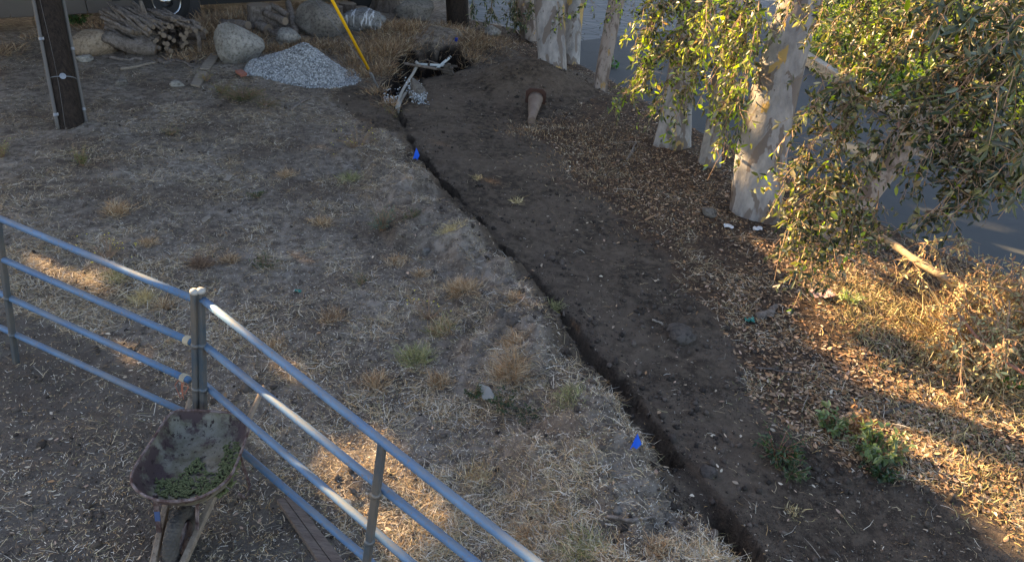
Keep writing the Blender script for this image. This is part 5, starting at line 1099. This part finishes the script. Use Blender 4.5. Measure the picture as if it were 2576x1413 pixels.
weed(560, 235, .22, .22, 40, 14, .022, .4, g1_ + g3_, 'left lobe of low green plant, with pale dead flower heads', 2)
weed(670, 265, .30, .14, 40, 14, .02, .4, g1_, 'right trailing end of the low green plant below the gravel', 3)
weed(208, 418, .14, .32, 34, 20, .022, .35, g1_ + g3_, 'upright dark green weed left of the field below the utility pole', 4)
weed(428, 340, .20, .16, 26, 14, .02, .35, g1_, 'small dull green weed below right of the utility pole', 5)
weed(900, 380, .42, .36, 44, 7, .018, .3, g3_ + g1_, 'wispy mustard weed with tiny yellow flowers in the upper field', 6, flowers=26)
weed(962, 580, .20, .30, 46, 22, .020, .5, g2_, 'bushy blue-green weed in the middle of the field', 7)
weed(1036, 548, .14, .10, 22, 12, .025, .35, g4_, 'small dark green sprig right of the blue-green weed', 8)
weed(650, 498, .13, .14, 22, 14, .022, .4, g4_, 'small dark green weed in the upper middle field', 9)
weed(664, 665, .16, .10, 24, 14, .022, .4, g4_, 'low dark green weed between brown tufts', 10)
weed(910, 715, .10, .14, 18, 12, .018, .4, g4_, 'small dark green sprig near the reddish tuft', 11)
weed(270, 650, .30, .24, 30, 5, .015, .3, g3_, 'yellow-flowered mustard weed behind the left top rail', 12, flowers=22)
weed(1080, 800, .28, .26, 30, 5, .016, .3, g3_, 'thin mustard weed with a few yellow flowers left of the trench', 13, flowers=10)
weed(1190, 1000, .10, .16, 12, 26, .022, .45, g4_, 'left fleshy succulent sprig beside the stone slab', 14)
weed(1262, 1020, .15, .20, 18, 30, .022, .45, g4_, 'tallest fleshy dark green succulent sprig, right of the stone slab', 15)
weed(1325, 1046, .13, .08, 12, 26, .02, .45, g4_, 'trailing succulent sprig farthest right of the stone slab', 16)
weed(1950, 1150, .22, .24, 34, 12, .05, .35, g4_ + g1_, 'dark green toothed-leaf weed on the lip of the spoil', 17, stem='twig_red')
weed(1985, 1195, .16, .14, 20, 10, .045, .35, g1_, 'low dark weed just below the toothed-leaf weed', 18)
weed(2082, 1088, .14, .30, 20, 12, .06, .42, g5_, 'pale green leafy weed on a red stem in the leaf litter', 19, stem='twig_red')
weed(2190, 1150, .20, .32, 32, 12, .07, .45, g5_, 'brightest broad-leaved green weed at lower right', 20, stem='twig_red')
weed(2245, 1150, .12, .26, 16, 10, .05, .4, g5_ + g3_, 'small yellow-green weed right of the bright broad-leaved one', 21)
weed(2215, 1190, .20, .14, 26, 10, .05, .4, g4_, 'dark low weed in the shade under the broad-leaved one', 22)
weed(2150, 1085, .14, .30, 16, 10, .05, .45, [[.30, .16, .08], [.38, .24, .14]], 'withered brown and red leafy weed between the two pale green ones', 23, stem='twig_red')
weed(2138, 760, .14, .16, 24, 12, .04, .4, [[.33, .38, .22], [.24, .30, .16]], 'silvery pale green weed in the sun under the hanging leaves', 24)
weed(2530, 980, .20, .24, 16, 8, .06, .7, [[.14, .32, .05], [.10, .22, .06]], 'round-leaved bright green creeper at the right edge', 25)
weed(195, 66, .38, .42, 40, 14, .07, .5, [[.04, .09, .03], [.06, .12, .04]], 'leafy green bush under the motorhome behind the utility pole', 26)
weed(245, 128, .28, .26, 50, 10, .03, .2, g3_, 'olive grass-like clump in front of the tan boulder', 27)
weed(5, 395, .20, .3, 40, 8, .03, .2, g3_ + [[.3, .34, .08]], 'yellow-green grass clump at the left edge of the photo', 28)
weed(520, 205, .14, .2, 26, 8, .03, .2, g3_, 'olive clump growing between the two grey boards', 29)
weed(1535, 185, .22, .5, 14, 8, .07, .9, [[.05, .16, .04], [.08, .22, .05]], 'round-leaved green vine at the foot of the slim leaning trunk', 30)
weed(985, 285, .20, .16, 30, 8, .03, .2, g1_ + g3_, 'dark green grassy weed on the left edge of the pit', 31)

# fallen branch with dead leaves at the right
c = gp(2300, 660); e = empty('fallen_branch', c, 'fallen gum branch with dry golden leaves heaped along the road edge', 'fallen branch')
m = MB(); pts = [(2180, 575, .36), (2235, 607, .44), (2300, 652, .52), (2360, 690, .52), (2400, 712, .46)]; P = np.array([G(a, b, z) for a, b, z in pts]); tt = np.linspace(0, 1, 15); Q = np.stack([np.interp(tt, np.linspace(0, 1, 5), P[:, i]) for i in range(3)], 1)
m.tube(Q, np.interp(tt, [0, .5, 1], [.046, .042, .034]), 12, jit=.12); M['limb'] = wood('limb', (.20, .145, .095), (.34, .265, .18), (3, 3, 3), .3); m.build('limb', M['limb'], e, True)
m = MB(); P = np.array([G(*q) for q in [(2365, 690, .34), (2395, 742, .2), (2400, 760, .05)]]); m.tube(P, [.03, .022, .015], 8); m.build('side_limb', M['limb'], e, True)
m = MB(); P = np.array([G(*q) for q in [(2400, 712, .30), (2470, 740, .34), (2520, 760, .3), (2640, 850, .3)]]); m.tube(P, [.03, .022, .018, .012], 8); m.build('side_limb', M['limb'], e, True)
m = MB(); P = np.array([G(*q) for q in [(2410, 790, .5), (2450, 840, .45), (2500, 895, .40), (2580, 940, .4), (2680, 985, .4)]]); m.tube(P, [.014, .016, .018, .018, .02], 8); m.build('side_limb', M['twig_red'], e, True)
sl = []
r = np.random.default_rng(77)
for k in range(34):
    x0, y0 = r.uniform(2380, 2620), r.uniform(690, 800); x1 = x0 + r.uniform(-60, 120); y1 = y0 + r.uniform(40, 190); sl.append((G(x0, y0, r.uniform(.2, .65)), G(x1, y1, r.uniform(.02, .5)), .05, 26))
for k in range(5):
    x0, y0 = r.uniform(2220, 2420), r.uniform(590, 690); sl.append((G(x0, y0, .25), G(x0 + r.uniform(0, 110), y0 + r.uniform(-30, 20), r.uniform(.2, .65)), .1, 14))
for k in range(3, 7):
    x0 = 2330 + k * 35; sl.append((G(x0, 680 + k * 12, .3), G(x0 + r.uniform(10, 60), 610 + k * 12 + r.uniform(-10, 20), r.uniform(.4, .6)), .08, 12))
for k in range(10):
    x0, y0 = r.uniform(2430, 2600), r.uniform(860, 960); sl.append((G(x0, y0 - 60, r.uniform(.2, .5)), G(x0 + r.uniform(-40, 80), y0 + r.uniform(0, 60), .05), .05, 24))
bm, V, Fq, col = sprays(sl, 78, (0, 0, 0, 7, 2, 0), ll=(.04, .08), lw=.32, hang=.7, twl=(.12, .35)); bm.build('twigs', M['twig'], e); link_mesh('dead_foliage', V, Fq, M['litter'], e, col * np.array([1.12, 1.08, .86]))
bs = [(G(x_, y_, 0), .35, 420, .55) for x_, y_ in ((2420, 800), (2480, 840), (2540, 860), (2450, 900), (2530, 950), (2570, 900), (2400, 860), (2560, 1000), (2490, 770), (2580, 800))]
V, Fq, cc = blades(bs, 79, GLD + BR, (.003, .006), .8); link_mesh('dry_stems', V, Fq, M['straw'], e, cc)

# lawn and ivy beyond the kerb
r = np.random.default_rng(91); n = 60000; x = r.uniform(6.5, 26, n); y = r.uniform(9, 36, n); kp = inpoly(x, y, LN); x, y = x[kp], y[kp]; n = len(x)
hz = .06 + .28 * np.clip(fbm(x, y, 1.6, 141, 3) + .35, 0, 1) ; P = np.stack([x, y, r.uniform(.3, 1, n) * hz + .04], 1)
V, Fq = leafmesh(P, r.normal(0, 1, (n, 3)) * [1, 1, .7] + [0, 0, .5], unit(r.normal(0, .6, (n, 3)) + [0, 0, 1]), r.uniform(.08, .17, n), r.uniform(.05, .10, n))
pal = np.array([[.12, .19, .015], [.07, .12, .015], [.20, .23, .02], [.035, .06, .012]]); cc = pal[r.integers(0, 4, n)] * r.uniform(.6, 1.2, (n, 1)); tag(link_mesh('ivy_cover', V, Fq, M['leaf'], col=np.repeat(cc, 6, 0)), 'yellow-green ground cover plants beyond the kerb across the road', 'ground cover', kind='stuff')

# shed bark strips and twigs in the litter
P, r = sample(2600, 1500, seed=208); mk = masks(P); P = P[(r.random(len(P)) < .16) & mk['li'] & ~mk['rd']]; n = len(P); a = r.uniform(0, 2 * np.pi, n); D = np.stack([np.cos(a), np.sin(a), r.normal(0, .06, n)], 1)
P3 = np.stack([P[:, 0], P[:, 1], ht(P[:, 0], P[:, 1]) + .02], 1); V, Fq = ribbons(P3, D, unit(np.stack([r.normal(0, .3, n), r.normal(0, .3, n), np.ones(n)], 1)), r.uniform(.12, .45, n), r.choice([.006, .010, .022, .032], n), up=np.abs(r.normal(0, .02, (n, 3))) * [0, 0, 1])
cc = np.array([[.22, .14, .09], [.33, .19, .10], [.16, .12, .09], [.34, .28, .22]])[r.integers(0, 4, n)] * r.uniform(.6, 1.2, (n, 1)); tag(link_mesh('shed_bark', V, Fq, M['litter'], col=np.repeat(cc, 6, 0)), 'shed strips of bark and twigs among the fallen leaves', 'bark strips', kind='stuff')

# crumbs of dug soil
P, r = sample(150000, 50000, seed=209); mk = masks(P); x, y = P[:, 0], P[:, 1]
d = np.where(mk['sp'], np.clip(.55 + fbm(x, y, .35, 151, 4) * 2.2, .05, 1), np.where(mk['yd'], .14, .04)); d = np.where(mk['rd'] | mk['gr'], 0, d); P = P[r.random(len(P)) < d]; n = len(P)
sz = r.uniform(.003, .0075, n) * (1 + 1.4 * r.random(n) ** 8); P3 = np.stack([P[:, 0], P[:, 1], ht(P[:, 0], P[:, 1]) + sz * .2], 1); V, Fq, k = pebbles(P3, sz, r, False)
cc = np.array([.105, .080, .060]) * r.uniform(.45, 1.5, (n, 1)); tag(link_mesh('soil_crumbs', V, Fq, M['stone_col'], col=np.repeat(cc, k, 0)), 'loose crumbs of dug soil over the spoil bank and yard', 'soil crumbs', kind='stuff')
